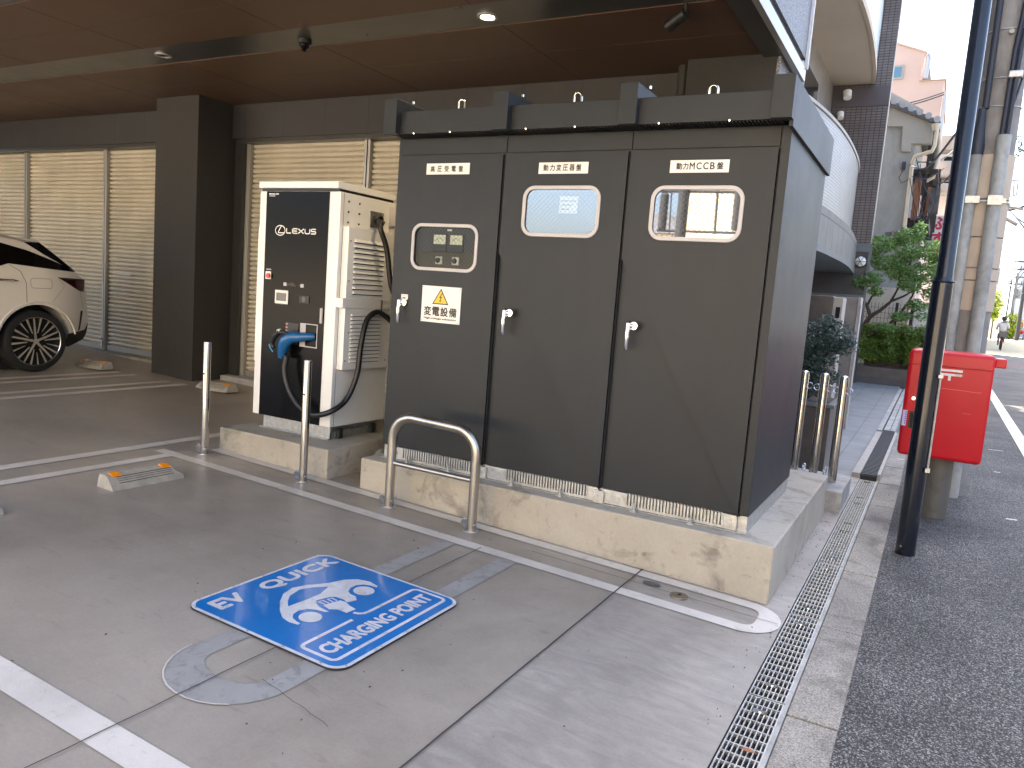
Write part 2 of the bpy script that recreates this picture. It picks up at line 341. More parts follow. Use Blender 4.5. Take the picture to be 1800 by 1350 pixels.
M['leaf'] = leafmat('green_leaf', (.09, .19, .05), (.24, .38, .11)); M['hedge'] = leafmat('hedge_leaf', (.08, .16, .03), (.26, .36, .07))
M['olive'] = leafmat('dark_leaf', (.025, .055, .045), (.11, .16, .13)); M['yleaf'] = leafmat('yellow_leaf', (.20, .30, .02), (.45, .50, .04))

def leaves(name, m, clumps, n, size, parent, seed=1, droop=.3):
    """many small folded leaves scattered through ellipsoid clumps [(centre, (rx,ry,rz))]"""
    rs = np.random.RandomState(seed); wts = np.array([c[1][0] * c[1][1] * c[1][2] for c in clumps]) ** .7; wts /= wts.sum()
    b = B()
    for k in rs.choice(len(clumps), n, p=wts):
        c, r = clumps[k]; d = rs.normal(size=3); d /= np.linalg.norm(d); rad = rs.uniform(.35, 1.05) ** .6
        p = Vector(np.array(c) + d * np.array(r) * rad)
        a = Vector(rs.normal(size=3)); a.z = a.z * .5 - droop; a.normalize()
        up_ = Vector((d[0] * .6, d[1] * .6, .8)) + Vector(rs.normal(size=3)) * .5; s_ = a.cross(up_)
        if s_.length < .01: continue
        s_.normalize(); nn = s_.cross(a); L_ = size * rs.uniform(.6, 1.3); w_ = L_ * .28
        b.add([p, p + a * L_ * .5 + s_ * w_ + nn * w_ * .3, p + a * L_, p + a * L_ * .5 - s_ * w_ + nn * w_ * .3], [(0, 1, 2), (0, 2, 3)])
    return b.obj(name, m, parent)

# ================================================================== ground
b = B()
nx, ny = 16, 12
xs = [-30, -16, -12, -9, -7.5, -6, -5, -4, -3, -2, -1.2, -.5]; ys = [-12, -9, -6, -3, 0, 2, 4, 6, 8.15]
V = [(x, y, gz(x) if x > -16 else gz(-16)) for x in xs for y in ys]; n_ = len(ys)
b.add(V, [(i * n_ + j, (i + 1) * n_ + j, (i + 1) * n_ + j + 1, i * n_ + j + 1) for i in range(len(xs) - 1) for j in range(n_ - 1)])
struct(b.obj('parking_floor', M['floor'], loc=(0, 0, 0)))
# floor brush marks: layered noise on the floor material
m = M['floor']; n = m.node_tree.nodes; L = m.node_tree.links; bs_ = n['Principled BSDF']
src = bs_.inputs['Base Color'].links[0].from_socket
g = n.new('ShaderNodeNewGeometry'); mp = n.new('ShaderNodeMapping'); mp.inputs['Rotation'].default_value = (0, 0, R(35)); mp.inputs['Scale'].default_value = (3, 9, 1)
wv = n.new('ShaderNodeTexNoise'); wv.inputs['Scale'].default_value = 1.1; wv.inputs['Detail'].default_value = 6; wv.inputs['Distortion'].default_value = 2.2
L.new(g.outputs['Position'], mp.inputs[0]); L.new(mp.outputs[0], wv.inputs['Vector'])
sx = n.new('ShaderNodeSeparateXYZ'); L.new(g.outputs['Position'], sx.inputs[0])
# the floor next to the street (x > -1.3) is tinted paler and cooler, with visible brush strokes
st = n.new('ShaderNodeMapRange'); st.inputs[1].default_value = -1.32; st.inputs[2].default_value = -1.28; L.new(sx.outputs[0], st.inputs[0])
mr = n.new('ShaderNodeMapRange'); mr.inputs[1].default_value = .35; mr.inputs[2].default_value = .65; mr.inputs[3].default_value = .90; mr.inputs[4].default_value = 1.10; L.new(wv.outputs[0], mr.inputs[0])
one = n.new('ShaderNodeMix'); one.data_type = 'FLOAT'; one.inputs[2].default_value = 1; L.new(st.outputs[0], one.inputs[0]); L.new(mr.outputs[0], one.inputs[3])
tint = n.new('ShaderNodeMix'); tint.data_type = 'RGBA'; tint.inputs[6].default_value = (1, 1, 1, 1); tint.inputs[7].default_value = (1.0, 1.03, 1.08, 1); L.new(st.outputs[0], tint.inputs[0])
ml = n.new('ShaderNodeMix'); ml.data_type = 'RGBA'; ml.blend_type = 'MULTIPLY'; ml.inputs[0].default_value = 1; L.new(src, ml.inputs[6]); L.new(tint.outputs[2], ml.inputs[7])
sc_ = n.new('ShaderNodeVectorMath'); sc_.operation = 'SCALE'; L.new(ml.outputs[2], sc_.inputs[0]); L.new(one.outputs[0], sc_.inputs['Scale'])
# dirt: broad stains, scuffs and small dark specks
st1 = n.new('ShaderNodeTexNoise'); st1.inputs['Scale'].default_value = .55; st1.inputs['Detail'].default_value = 10; st1.inputs['Roughness'].default_value = .7; st1.inputs['Distortion'].default_value = .8; L.new(g.outputs['Position'], st1.inputs['Vector'])
m1 = n.new('ShaderNodeMapRange'); m1.inputs[1].default_value = .36; m1.inputs[2].default_value = .58; m1.inputs[3].default_value = .80; m1.inputs[4].default_value = 1.04; L.new(st1.outputs[0], m1.inputs[0])
mp2 = n.new('ShaderNodeMapping'); mp2.inputs['Scale'].default_value = (2, 9, 1); mp2.inputs['Rotation'].default_value = (0, 0, R(-8)); L.new(g.outputs['Position'], mp2.inputs[0])
st2_ = n.new('ShaderNodeTexNoise'); st2_.inputs['Scale'].default_value = 1.6; st2_.inputs['Detail'].default_value = 12; st2_.inputs['Roughness'].default_value = .75; L.new(mp2.outputs[0], st2_.inputs['Vector'])
m2 = n.new('ShaderNodeMapRange'); m2.inputs[1].default_value = .30; m2.inputs[2].default_value = .42; m2.inputs[3].default_value = .72; m2.inputs[4].default_value = 1.0; L.new(st2_.outputs[0], m2.inputs[0])
vo = n.new('ShaderNodeTexVoronoi'); vo.inputs['Scale'].default_value = 7; L.new(g.outputs['Position'], vo.inputs['Vector'])
m3 = n.new('ShaderNodeMapRange'); m3.inputs[1].default_value = .025; m3.inputs[2].default_value = .045; m3.inputs[3].default_value = .55; m3.inputs[4].default_value = 1.0; L.new(vo.outputs['Distance'], m3.inputs[0])
prev_ = sc_.outputs[0]
for q_ in (m1, m2, m3):
    v3 = n.new('ShaderNodeVectorMath'); v3.operation = 'SCALE'; L.new(prev_, v3.inputs[0]); L.new(q_.outputs[0], v3.inputs['Scale']); prev_ = v3.outputs[0]
L.new(prev_, bs_.inputs['Base Color'])

# kerb stones
b = B(); bj = B()
y = -4.02
while y < 16:
    b.box(-.335, -.148, y + .004, y + 1.0, -.25, -.036 + random.uniform(-.003, .003)); y += 1.007
struct(b.obj('kerb', M['kerb'], bev=.006))
b = B(); b.box(-.352, -.3365, -4, 8.14, -.22, -.032); struct(b.obj('grate_edging', M['conc2']))
b = B(); b.box(-.59, -.30, 8.14, 18.2, -.3, -.045); struct(b.obj('gutter_bed', M['darkstone'] if 'M' in globals() else None))
# street
b = B(); ys = [-30, -10, 0, 4, 8] + [8 + 2 * i for i in range(1, 60)] + [200, 500]; xs = [-.148, 1, 2.5, 4, 6.5, 9]
def rzz(y): return rz(min(y, 126))
V = [(x if x > 0 or y < 18 else x, y, rzz(y)) for x in xs for y in ys]; n_ = len(ys)
b.add(V, [(i * n_ + j, (i + 1) * n_ + j, (i + 1) * n_ + j + 1, i * n_ + j + 1) for i in range(len(xs) - 1) for j in range(n_ - 1)])
struct(b.obj('road', M['asphalt'], loc=(0, 0, 0)))
b = B(); xs = [-300, -60, -16, 9, 30, 60, 300]; ys2 = [-300, -60] + ys
V = [(x, y, rzz(y) - .30 - (.0 if x > -16 else 0)) for x in xs for y in ys2]; n_ = len(ys2)
b.add(V, [(i * n_ + j, (i + 1) * n_ + j, (i + 1) * n_ + j + 1, i * n_ + j + 1) for i in range(len(xs) - 1) for j in range(n_ - 1)])
struct(b.obj('ground', M['conc2'], loc=(0, 0, 0)))
b = B(); b.box(9, 12, -30, 200, -.4, -.30 + .32)
# pavement of the neighbour
b = B(); b.add([(-2.6, 7.0, -.034), (-.58, 7.0, -.034), (-.58, 18.3, -.04 + .19), (-2.6, 18.3, -.04 + .19), (-2.6, 11, .0), (-.58, 11, .0)], [(0, 1, 5, 4), (4, 5, 2, 3)])
struct(b.obj('pavement', M['pave'], uvf=lambda c, n: (c[0], c[1]), loc=(0, 0, 0)))
def nz(y): return -.034 if y < 7 else (-.034 + .034 * (y - 7) / 4 if y < 11 else (y - 11) / 7.3 * .15)
b = B()
for x0, x1, z in ((-.58, -.52, .012), (-.50, -.43, .010), (-.42, -.36, .014)):
    for y0, y1 in ((11.6, 13.4), (13.42, 15.4), (15.42, 17.8)):
        b.hexa([(x0, y0, nz(y0) - .1), (x1, y0, nz(y0) - .1), (x1, y1, nz(y1) - .1), (x0, y1, nz(y1) - .1)], [(x0, y0, nz(y0) + z), (x1, y0, nz(y0) + z), (x1, y1, nz(y1) + z), (x0, y1, nz(y1) + z)])
struct(b.obj('gutter_covers', M['conc2']))
# drain channel sheet under the grate
b = B(); b.add([(-.5, -4, -.2), (-.335, -4, -.2), (-.335, 18, -.2), (-.5, 18, -.2)], [(0, 1, 2, 3)]); b.add([(-.5, -4, -.2), (-.5, -4, gz(-.5)), (-.5, 18, gz(-.5)), (-.5, 18, -.2)], [(0, 1, 2, 3)])
struct(b.obj('drain_channel', M['joint'], loc=(0, 0, 0)))

b = B(); b.add([(-16, -11, gz(-16) + .006), (-.5, -11, gz(-.5) + .006), (-.5, -2.2, gz(-.5) + .006), (-16, -2.2, gz(-16) + .006)], [(0, 1, 2, 3)])
struct(b.obj('bounce_forecourt', mat('pale_bounce', (.56, .49, .39), .9, var=.1), loc=(0, 0, 0)))  # unseen pale sheet added behind the camera to bounce warm sunlight
# ---- markings
def G(x, y, h=.004): return (x, y, gz(x) + h)
def strip(b, x0, x1, y0, y1, h=.004): b.add([G(x0, y0, h), G(x1, y0, h), G(x1, y1, h), G(x0, y1, h)], [(0, 1, 2, 3)])
b = B(); strip(b, -16, -.78, 1.34, 1.455)
struct(b.obj('white_line', M['paint'], loc=(0, 0, 0)))
# stadium line round the plinths
b = B(); o = []; i_ = []
x1 = -.505; yo0, yo1 = 3.655, 4.068; ro = (yo1 - yo0) / 2; cy = (yo0 + yo1) / 2
out = [(-5.0, yo0), (-4.79, yo0), (-3, yo0), (-1.5, yo0)] + [(x1 - ro * .9 + ro * .9 * math.cos(R(a)), cy + ro * math.sin(R(a))) for a in range(-90, 91, 10)] + [(-3, yo1), (-4.79, yo1)]
inn = [(-5.0, yo0 + .088), (-4.79, yo0 + .088), (-3, yo0 + .088), (-1.5, yo0 + .088)] + [(x1 - .115 - .06 + .06 * math.cos(R(a)), cy + (.118 if a > 0 else -.118) * min(1, abs(math.sin(R(a))) ** .5)) for a in range(-90, 91, 10)] + [(-3, yo1 - .088), (-4.79, yo1 - .088)]
inn = [(x, max(yo0 + .088, min(yo1 - .088, y))) for x, y in inn]
k = len(out)
b.add([G(*p) for p in out] + [G(*p) for p in inn], [(i, i + 1, k + i + 1, k + i) for i in range(k - 1)])
struct(b.obj('white_line', M['paint'], loc=(0, 0, 0)))
b = B()
for x0, x1, y1 in ((-8.29, -8.19, 5.54), (-8.06, -7.97, 5.6), (-7.55, -7.46, 5.65), (-7.32, -7.22, 5.7), (-5.2, -5.10, 4.56), (-4.88, -4.79, 3.655)):
    strip(b, x0, x1, -6, y1)
struct(b.obj('bay_lines', M['paint'], loc=(0, 0, 0)))
# worn grey U marking
b = B(); cx = -2.14; ro = .255; ri = .15; yy = 1.94
out = [(cx + ro * math.cos(R(a)), yy + ro * math.sin(R(a))) for a in range(180, 361, 12)]; inn = [(cx + ri * math.cos(R(a)), yy + ri * .62 * math.sin(R(a))) for a in range(180, 361, 12)]
out = [(cx - ro, 3.65)] + out + [(cx + ro, 3.65)]; inn = [(cx - ri, 3.65)] + inn + [(cx + ri, 3.65)]; k = len(out)
b.add([G(*p, .003) for p in out] + [G(*p, .003) for p in inn], [(i, i + 1, k + i + 1, k + i) for i in range(k - 1)])
struct(b.obj('worn_grey_marking', M['oldpaint'], loc=(0, 0, 0)))
b = B(); stroke(b, [(x - (0.004 if x < cx else -.004), y - .002) for x, y in out[1:-5]], .006, lambda x, y: G(x, y, .006))
struct(b.obj('marking_edge', M['paint'], loc=(0, 0, 0)))
# joints and cracks
def jit(p0, p1, n, a, seed):
    rs = random.Random(seed); return [(p0[0] + (p1[0] - p0[0]) * i / n + rs.uniform(-a, a), p0[1] + (p1[1] - p0[1]) * i / n + rs.uniform(-a, a)) for i in range(n + 1)]
b = B(); f_ = lambda x, y: G(x, y, .009)
stroke(b, jit((-1.29, -4), (-1.30, 4.09), 80, .0012, 1), .008, f_); stroke(b, jit((-2.13, -4), (-2.145, 3.7), 80, .002, 2), .005, f_)
stroke(b, jit((-1.9, 3.862), (-.52, 3.862), 20, .001, 3), .004, f_); stroke(b, jit((-2.0, 1.93), (-1.62, 1.86), 12, .003, 4), .0022, f_)
stroke(b, jit((-9, .9), (-.51, .9), 20, .002, 7), .004, f_)
struct(b.obj('floor_joints', M['joint'], loc=(0, 0, 0)))
b = B(); stroke(b, jit((-13, 3.862), (-1.9, 3.862), 60, .001, 5), .005, f_)
struct(b.obj('filled_joint', M['lightjoint'], loc=(0, 0, 0)))
# road line and surveying dashes
b = B(); n_ = 60
for i in range(n_):
    y0, y1 = -10 + i * 2, -8 + i * 2
    if 30 < y0 < 44: continue
    b.add([(1.08, y0, rz(y0) + .005), (1.23, y0, rz(y0) + .005), (1.23, y1, rz(y1) + .005), (1.08, y1, rz(y1) + .005)], [(0, 1, 2, 3)])
struct(b.obj('road_line', M['paint'], loc=(0, 0, 0)))
b = B()
for px, py, l, t in ((1583, 809, .07, .03), (1750, 792, .16, .025), (1752, 832, .06, .03), (1778, 911, .08, .035)):
    p = PZ(px, py, -.03 if py > 800 else -.0); yy = p.y; z = rz(yy) + .005
    b.add([(p.x - l / 2, yy - t, z), (p.x + l / 2, yy - t * .5, z), (p.x + l / 2, yy + t * .5, z), (p.x - l / 2, yy, z)], [(0, 1, 2, 3)])
struct(b.obj('survey_marks', M['paint'], loc=(0, 0, 0)))
b = B(); y0 = 26
for k, (ya, yb, mm) in enumerate(((31.8, 33.6, 'wine'),)):
    b.add([(1.4, ya, rz(ya) + .006), (9, ya, rz(ya) + .006), (9, yb, rz(yb) + .006), (1.4, yb, rz(yb) + .006)], [(0, 1, 2, 3)])
struct(b.obj('coloured_crossing', mat('wine_paving', (.12, .07, .075), .8, var=.2), loc=(0, 0, 0)))
b = B(); b.add([(-.5, 41, rz(41) + .007), (9, 41, rz(41) + .007), (9, 78, rz(78) + .007), (-.5, 78, rz(78) + .007)], [(0, 1, 2, 3)])
struct(b.obj('concrete_junction', mat('pale_paving', (.40, .36, .24), .9, var=.15), loc=(0, 0, 0)))

# floor inspection cover
t = thing('inspection_cover', 'small round bronze cover set in the floor inside the white loop', 'manhole cover', (-1.02, 3.857, gz(-1.02)))
b = B(); b.cyl((-1.02, 3.857, gz(-1.02)), (-1.02, 3.857, gz(-1.02) + .010), .048, .046, 28); b.obj('lid', mat('bronze', (.20, .17, .14), .4, .6, var=.3, vs=40), t, bev=.002)
b = B(); b.cyl((-1.018, 3.862, gz(-1.02) + .008), (-1.018, 3.862, gz(-1.02) + .014), .010, .010, 12); b.obj('keyhole', M['ink'], t)
# round filled patch beside it
b = B(); b.add([G(-1.19 + .05 * math.cos(a * .4), 3.915 + .03 * math.sin(a * .4), .0055) for a in range(16)], [tuple(range(16))]); struct(b.obj('filled_patch', M['lightjoint'] if 0 else mat('patch', (.11, .095, .08), .7), loc=(0, 0, 0)))

# ---- drain grates: panels of welded bars
def make_grate(y0, ln):
    z1 = gz(-.43) - .004; t = thing('drain_grate', '', 'drain grate', (-.425, y0, z1), 'galvanised drain grates beside the kerb')
    b = B(); x0, x1 = -.495, -.352
    b.box(x0, x0 + .006, y0, y0 + ln, z1 - .03, z1 + .002); b.box(x1 - .006, x1, y0, y0 + ln, z1 - .03, z1 + .002); b.box(x0, x1, y0, y0 + .005, z1 - .03, z1 + .001); b.box(x0, x1, y0 + ln - .005, y0 + ln, z1 - .03, z1 + .001)
    b.obj('frame', M['galv'], t)
    b = B()
    for i in range(1, 8):
        x = x0 + (x1 - x0) * i / 8; b.box(x - .0022, x + .0022, y0 + .005, y0 + ln - .005, z1 - .025, z1)
    n = int(round(ln / .066))
    for i in range(1, n): yy = y0 + ln * i / n; b.box(x0 + .006, x1 - .006, yy - .003, yy + .003, z1 - .012, z1 + .0015)
    b.obj('bars', M['galv'], t)
    for yy in (y0 + .12, y0 + ln - .12):
        b = B(); b.box(-.452, -.398, yy - .016, yy + .016, z1 - .004, z1 + .004); b.cyl((-.425, yy, z1), (-.425, yy, z1 + .007), .007, seg=10); b.obj('clip', M['chrome'], t)
    return t
g0 = make_grate(.0, .99); wds = ['nearest the camera', 'second from the camera', 'third from the camera', 'beside the corner of the plinth', 'fifth from the camera', 'alongside the plinth side', 'just before the small block', 'touching the rubber ramp mat']
for i in range(8):
    g_ = g0 if i == 0 else dup(g0, (-.425, i * 1.0 + .1, g0.location.z))
    if i == 0: g_.location.y = .1
    g_['label'] = 'galvanised bar drain grate ' + wds[i]
# ribbed rubber mat
b = B(); z1 = -.03; y = 8.16; b.box(-.50, -.36, 8.14, 8.26, -.06, .0)
while y < 11.5:
    zz = nz(y); b.box(-.50, -.36, y, y + .045, -.06 + zz, .035 + zz); y += .075
tag(b.obj('ribbed_ramp_mat', mat('ramp_rubber', (.03, .032, .034), .6), bev=0), 'black ribbed rubber mat laid in the gutter behind the drain grates', 'rubber mat')
b = B(); b.box(-.355, -.325, 8.14, 11.5, -.05, .03); b.box(-.578, -.505, 8.14, 11.5, -.05, .015)
struct(b.obj('gutter_edging', M['palestone']))

b = B(); stroke(b, jit((-3.39, 4.084), (-.62, 4.084), 160, .0035, 21), .006, lambda x, y: G(x, y, .010)); stroke(b, jit((-4.78, 4.058), (-3.68, 4.058), 70, .003, 22), .005, lambda x, y: G(x, y, .010))
struct(b.obj('mortar_crumbs', M['paint'], loc=(0, 0, 0)))
b = B(); rs = random.Random(31)
for k in range(240):
    x = rs.choice([rs.uniform(-.62, -.50), rs.uniform(-.60, -.50), rs.uniform(-.33, .6), rs.uniform(-3, -.5)]); y = rs.uniform(1.2, 8) if x > -.7 else rs.uniform(1.2, 4); a = rs.uniform(0, 6.28); q = rs.uniform(.0025, .006)
    z = (gz(x) if x < -.49 else -.04) + .003
    b.add([(x + q * math.cos(a), y + q * math.sin(a), z), (x - q * .5, y + q, z + q * .5), (x - q * math.cos(a), y - q * math.sin(a), z), (x + q * .2, y - q, z + q)], [(0, 1, 3), (1, 2, 3), (0, 3, 2)])
tag(b.obj('grit', M['bark'], loc=(0, 0, 0)), 'fine dark grit scattered over floor, kerb and road edge', 'grit', kind='stuff')
for k, (x, y, lab) in enumerate(((-.405, 2.66, 'dry brown leaf caught on the drain grate nearest the camera'), (-.56, 6.1, 'tiny dry leaf on the pale strip beside the long plinth'))):
    b = B(); z = gz(x) + .006; b.add([(x - .028, y, z), (x, y + .010, z + .007), (x + .03, y + .004, z), (x, y - .010, z + .002)], [(0, 1, 3), (1, 2, 3)]); tag(b.obj('dry_leaf', M['woodor']), lab, 'leaf')
# ================================================================== showroom building with canopy
BX = -1.19
bt = thing('canopy_building', 'dark building with a brown panelled canopy over the parking bays', 'building', (-8, 6.4, gz(-8)))
ZC = 3.41; CY0 = .9
b = B(); xs = [-1.39, -3.02, -4.75, -6.48, -8.21, -9.94, -11.67, -13.4, -15.1]; ysr = [(CY0, 3.05), (3.45, 4.0), (4.0, 4.55), (4.95, 5.57), (5.57, 6.37)]
for i in range(len(xs) - 1):
    for y0, y1 in ysr: b.box(xs[i + 1] + .003, xs[i] - .003, y0 + .003, y1 - .003, ZC, ZC + .02)
b.obj('soffit_panels', M['ceil'], bt)
b = B(); b.box(-15.1, -1.392, 3.052, 3.448, ZC + .006, ZC + .025); b.box(-15.1, -1.392, 4.552, 4.948, ZC + .006, ZC + .025); b.obj('soffit_band', M['band'], bt)
b = B(); b.box(-15.2, BX - .03, CY0 - .02, 6.75, ZC + .03, ZC + .12); b.obj('canopy_slab', M['band'], bt)
b = B(); b.box(-1.388, -1.235, CY0 - .02, 6.68, ZC - .03, ZC + .03); b.obj('canopy_edge', M['band'], bt, bev=.004)
b = B(); b.box(-1.235, -1.192, CY0 - .03, 6.69, ZC - .045, ZC + .05); b.box(-15.2, -1.235, CY0 - .03, CY0 - .002, ZC - .045, ZC + .05); b.obj('edge_trim', M['rail'], bt, bev=.003)
b = B(); b.box(-8.6, BX - .01, CY0 + .0, 6.68, ZC + .121, 7.3); b.obj('upper_wall', M['granite'], bt)
b = B(); b.box(BX - .012, BX + .012, 6.66, 6.70, ZC + .05, 7.3); b.obj('corner_trim', mat('pale_trim', (.6, .62, .66), .5), bt)
# header walls
b = B(); b.box(-16, -8.13, 6.35, 6.75, 3.03, ZC - .002); b.box(-7.41, -1.97, 6.35, 6.75, 3.03, ZC - .002); b.obj('header_wall', M['darkwall'], bt, uvf=uvAll)
b = B(); b.box(-16, -8.13, 6.36, 6.6, 2.985, 3.028); b.box(-7.30, -1.97, 6.36, 6.6, 2.985, 3.028); b.obj('shutter_box', M['band'], bt)
b = B(); b.box(-8.13, -7.41, 5.88, 6.76, .15, ZC - .001); b.obj('pillar', M['pillar'], bt, bev=.006)
b = B(); b.box(-1.965, -1.29, 6.04, 6.70, -.05, ZC - .001); b.obj('pillar', M['pillar'], bt, bev=.004)  # darker stone paints the shade on this pillar's front
b = B(); b.box(-1.288, -1.262, 6.045, 6.69, -.05, ZC - .002); b.obj('pillar_lit_side', M['granite'], bt)  # thin paler granite added to paint the pillar's street side as lit
b = B(); b.box(-7.409, -7.27, 6.40, 6.75, .1, 3.03); b.obj('jamb', M['band'], bt)
b = B(); b.box(-16, -8.13, 6.28, 6.62, .15, .315); b.box(-7.41, -1.97, 6.28, 6.62, 0, .275); b.obj('sill', M['conc2'], bt, bev=.005)
b = B(); b.tube([(-2.04, 6.2, ZC), (-2.04, 6.2, .1)], .045, 14); b.obj('downpipe', M['band'], bt, smooth=True)
b = B(); b.box(-16, -1.97, 6.76, 6.9, 0, 3.4); b.obj('inner_wall', M['dark'], bt)
b = B(); b.box(-16.1, -15.9, CY0, 6.9, 0, 3.4); b.obj('side_wall', M['darkwall'], bt, uvf=uvAll)

# roller shutters, each between two guide rails
def shutter(x0, x1, z0, label, rail=True):
    t = thing('roller_shutter', label, 'roller shutter', ((x0 + x1) / 2, 6.5, z0), 'cream roller shutters under the canopy')
    p = .0565; n = int((3.0 - z0) / p); b = B(); prof = []
    for i in range(n + 1):
        z = z0 + i * p
        prof += [(6.535, z), (6.508, z + .010), (6.500, z + .026), (6.505, z + .044), (6.520, z + .050)]
    V = [(x0, y, z) for y, z in prof] + [(x1, y, z) for y, z in prof]; k = len(prof)
    b.add(V, [(i, k + i, k + i + 1, i + 1) for i in range(k - 1)]); b.obj('curtain', M['shutter'], t)
    b = B(); b.box(x0, x1, 6.49, 6.53, z0 - .02, z0 + .05); b.obj('bottom_bar', M['rail'], t, bev=.004)
    if rail:
        b = B(); b.box(x1 + .0, x1 + .03, 6.455, 6.56, z0 - .02, 3.0); b.box(x1 + .045, x1 + .075, 6.455, 6.56, z0 - .02, 3.0); b.box(x1 + .03, x1 + .045, 6.50, 6.56, z0 - .02, 3.0); b.obj('guide_rail', M['rail'], t, bev=.003)
        b = B(); b.box(x1 + .028, x1 + .05, 6.445, 6.46, z0 + .02, z0 + .9); b.box(x1 + .01, x1 + .065, 6.43, 6.455, z0 + .03, z0 + .10); b.cyl((x1 + .01, 6.43, z0 + .13), (x1 + .06, 6.43, z0 + .13), .014); b.obj('latch', M['galv'], t)
    b = B(); b.box(x0 + .12, x0 + .5, 6.494, 6.502, z0 + 1.02, z0 + 1.035); b.cyl((x0 + .5, 6.495, z0 + 1.03), (x0 + .5, 6.48, z0 + 1.03), .012); b.box((x0 + x1) / 2 + .2, (x0 + x1) / 2 + .27, 6.49, 6.50, z0 + .62, z0 + .65); b.obj('lock_bar', M['galv'], t)
    return t
shutter(-13.7, -11.87, .335, 'cream roller shutter at the far left behind the white car')
shutter(-11.79, -10.0, .335, 'cream roller shutter in the middle, behind the rear of the white car')
shutter(-9.92, -8.13, .335, 'cream roller shutter between its guide rail and the dark pillar', False)
shutter(-7.22, -5.52, .29, 'cream roller shutter behind the white charging unit')
shutter(-5.44, -3.6, .27, 'cream roller shutter seen between charging unit and grey cabinets')
b = B(); b.box(-7.27, -7.225, 6.455, 6.56, .27, 3.0); b.box(-7.265, -7.23, 6.44, 6.455, .27, 3.0); b.obj('shutter_rail', M['rail'], bt, bev=.003)

# ceiling fittings
t = thing('downlight', 'lit round downlight in the dark ceiling band', 'ceiling light', (-3.03, 4.77, ZC), 'round downlights in the ceiling band')
b = B(); ring(b, [(.075 * math.cos(a * .2618), .075 * math.sin(a * .2618)) for a in range(24)], [(.052 * math.cos(a * .2618), .052 * math.sin(a * .2618)) for a in range(24)], lambda u, v, d: (-3.03 + u, 4.77 + v, ZC + .005 - d), .012); b.obj('trim_ring', M['rail'], t, smooth=True)
b = B(); b.cyl((-3.03, 4.77, ZC - .001), (-3.03, 4.77, ZC + .004), .045, seg=24); lens0 = b.obj('lens', M['lit'], t)
ld = bpy.data.lights.new('downlight_lamp', 'SPOT'); lo = bpy.data.objects.new('downlight_lamp', ld); COL.objects.link(lo); lo.location = (-3.03, 4.77, ZC - .02); ld.energy = 12; ld.color = (1, .75, .45); ld.spot_size = R(110); ld.spot_blend = .6; ld.shadow_soft_size = .04
t2 = dup(t, (-6.47, 4.74, ZC), 'unlit round downlight in the dark ceiling band left of the dome camera')
for c in t2.children:
    if c.name.startswith('lens'): c.data = c.data.copy(); c.data.materials[0] = M['darkwin']
t = thing('dome_camera', 'small black dome camera hanging under the ceiling band', 'security camera', (-4.77, 4.78, ZC))
b = B(); b.cyl((-4.77, 4.78, ZC + .006), (-4.77, 4.78, ZC - .035), .055, .055, 24); b.obj('housing', M['carblack'], t, bev=.004)
b = B(); b.sphere((-4.77, 4.78, ZC - .035), .04, 16, 10); b.cyl((-4.77, 4.78, ZC - .03), (-4.765, 4.77, ZC - .09), .02, .018, 12); b.obj('dome', M['blackgloss'], t, smooth=True)
t = thing('spotlight', 'small black spotlight hanging under the ceiling near the canopy edge', 'spotlight', (-1.71, 4.98, ZC))
b = B(); b.cyl((-1.66, 4.95, ZC + .005), (-1.66, 4.95, ZC - .05), .014, seg=12); b.obj('bracket', M['carblack'], t)
b = B(); b.cyl((-1.65, 4.95, ZC - .055), (-1.79, 5.03, ZC - .10), .038, .042, 20); b.obj('head', M['carblack'], t, bev=.004)

# ================================================================== high voltage cabinets
CX0, CX1, CYF, CYB = -3.315, -.784, 4.23, 5.53
ct = thing('switchgear_cabinet', 'large dark grey three-door power cabinet standing on the long concrete plinth', 'power cabinet', (-2.05, 4.9, .291))
b = B(); b.box(CX0, CX1, CYF, CYB, .385, 2.47); b.obj('body', M['cab'], ct, bev=.004)
b = B(); b.box(CX0 + .04, -2.474, CYF - .008, CYF - .001, 2.363, 2.462); b.box(-2.468, -1.652, CYF - .008, CYF - .001, 2.363, 2.462); b.box(-1.646, -.838, CYF - .008, CYF - .001, 2.363, 2.462); b.obj('top_panel', M['cab'], ct, bev=.002)
b = B(); b.box(-.828, -.783, CYF - .025, CYF, .395, 2.462); b.obj('corner_strip', M['cab'], ct, bev=.002)
wins = [(-3.142, -2.622, 1.609, 1.916), (-2.319, -1.805, 1.855, 2.158), (-1.501, -.983, 1.857, 2.158)]
doors = [(-3.289, -2.484), (-2.464, -1.661), (-1.645, -.838)]
fD = lambda u, v, d: (u, 4.2 - d, v)
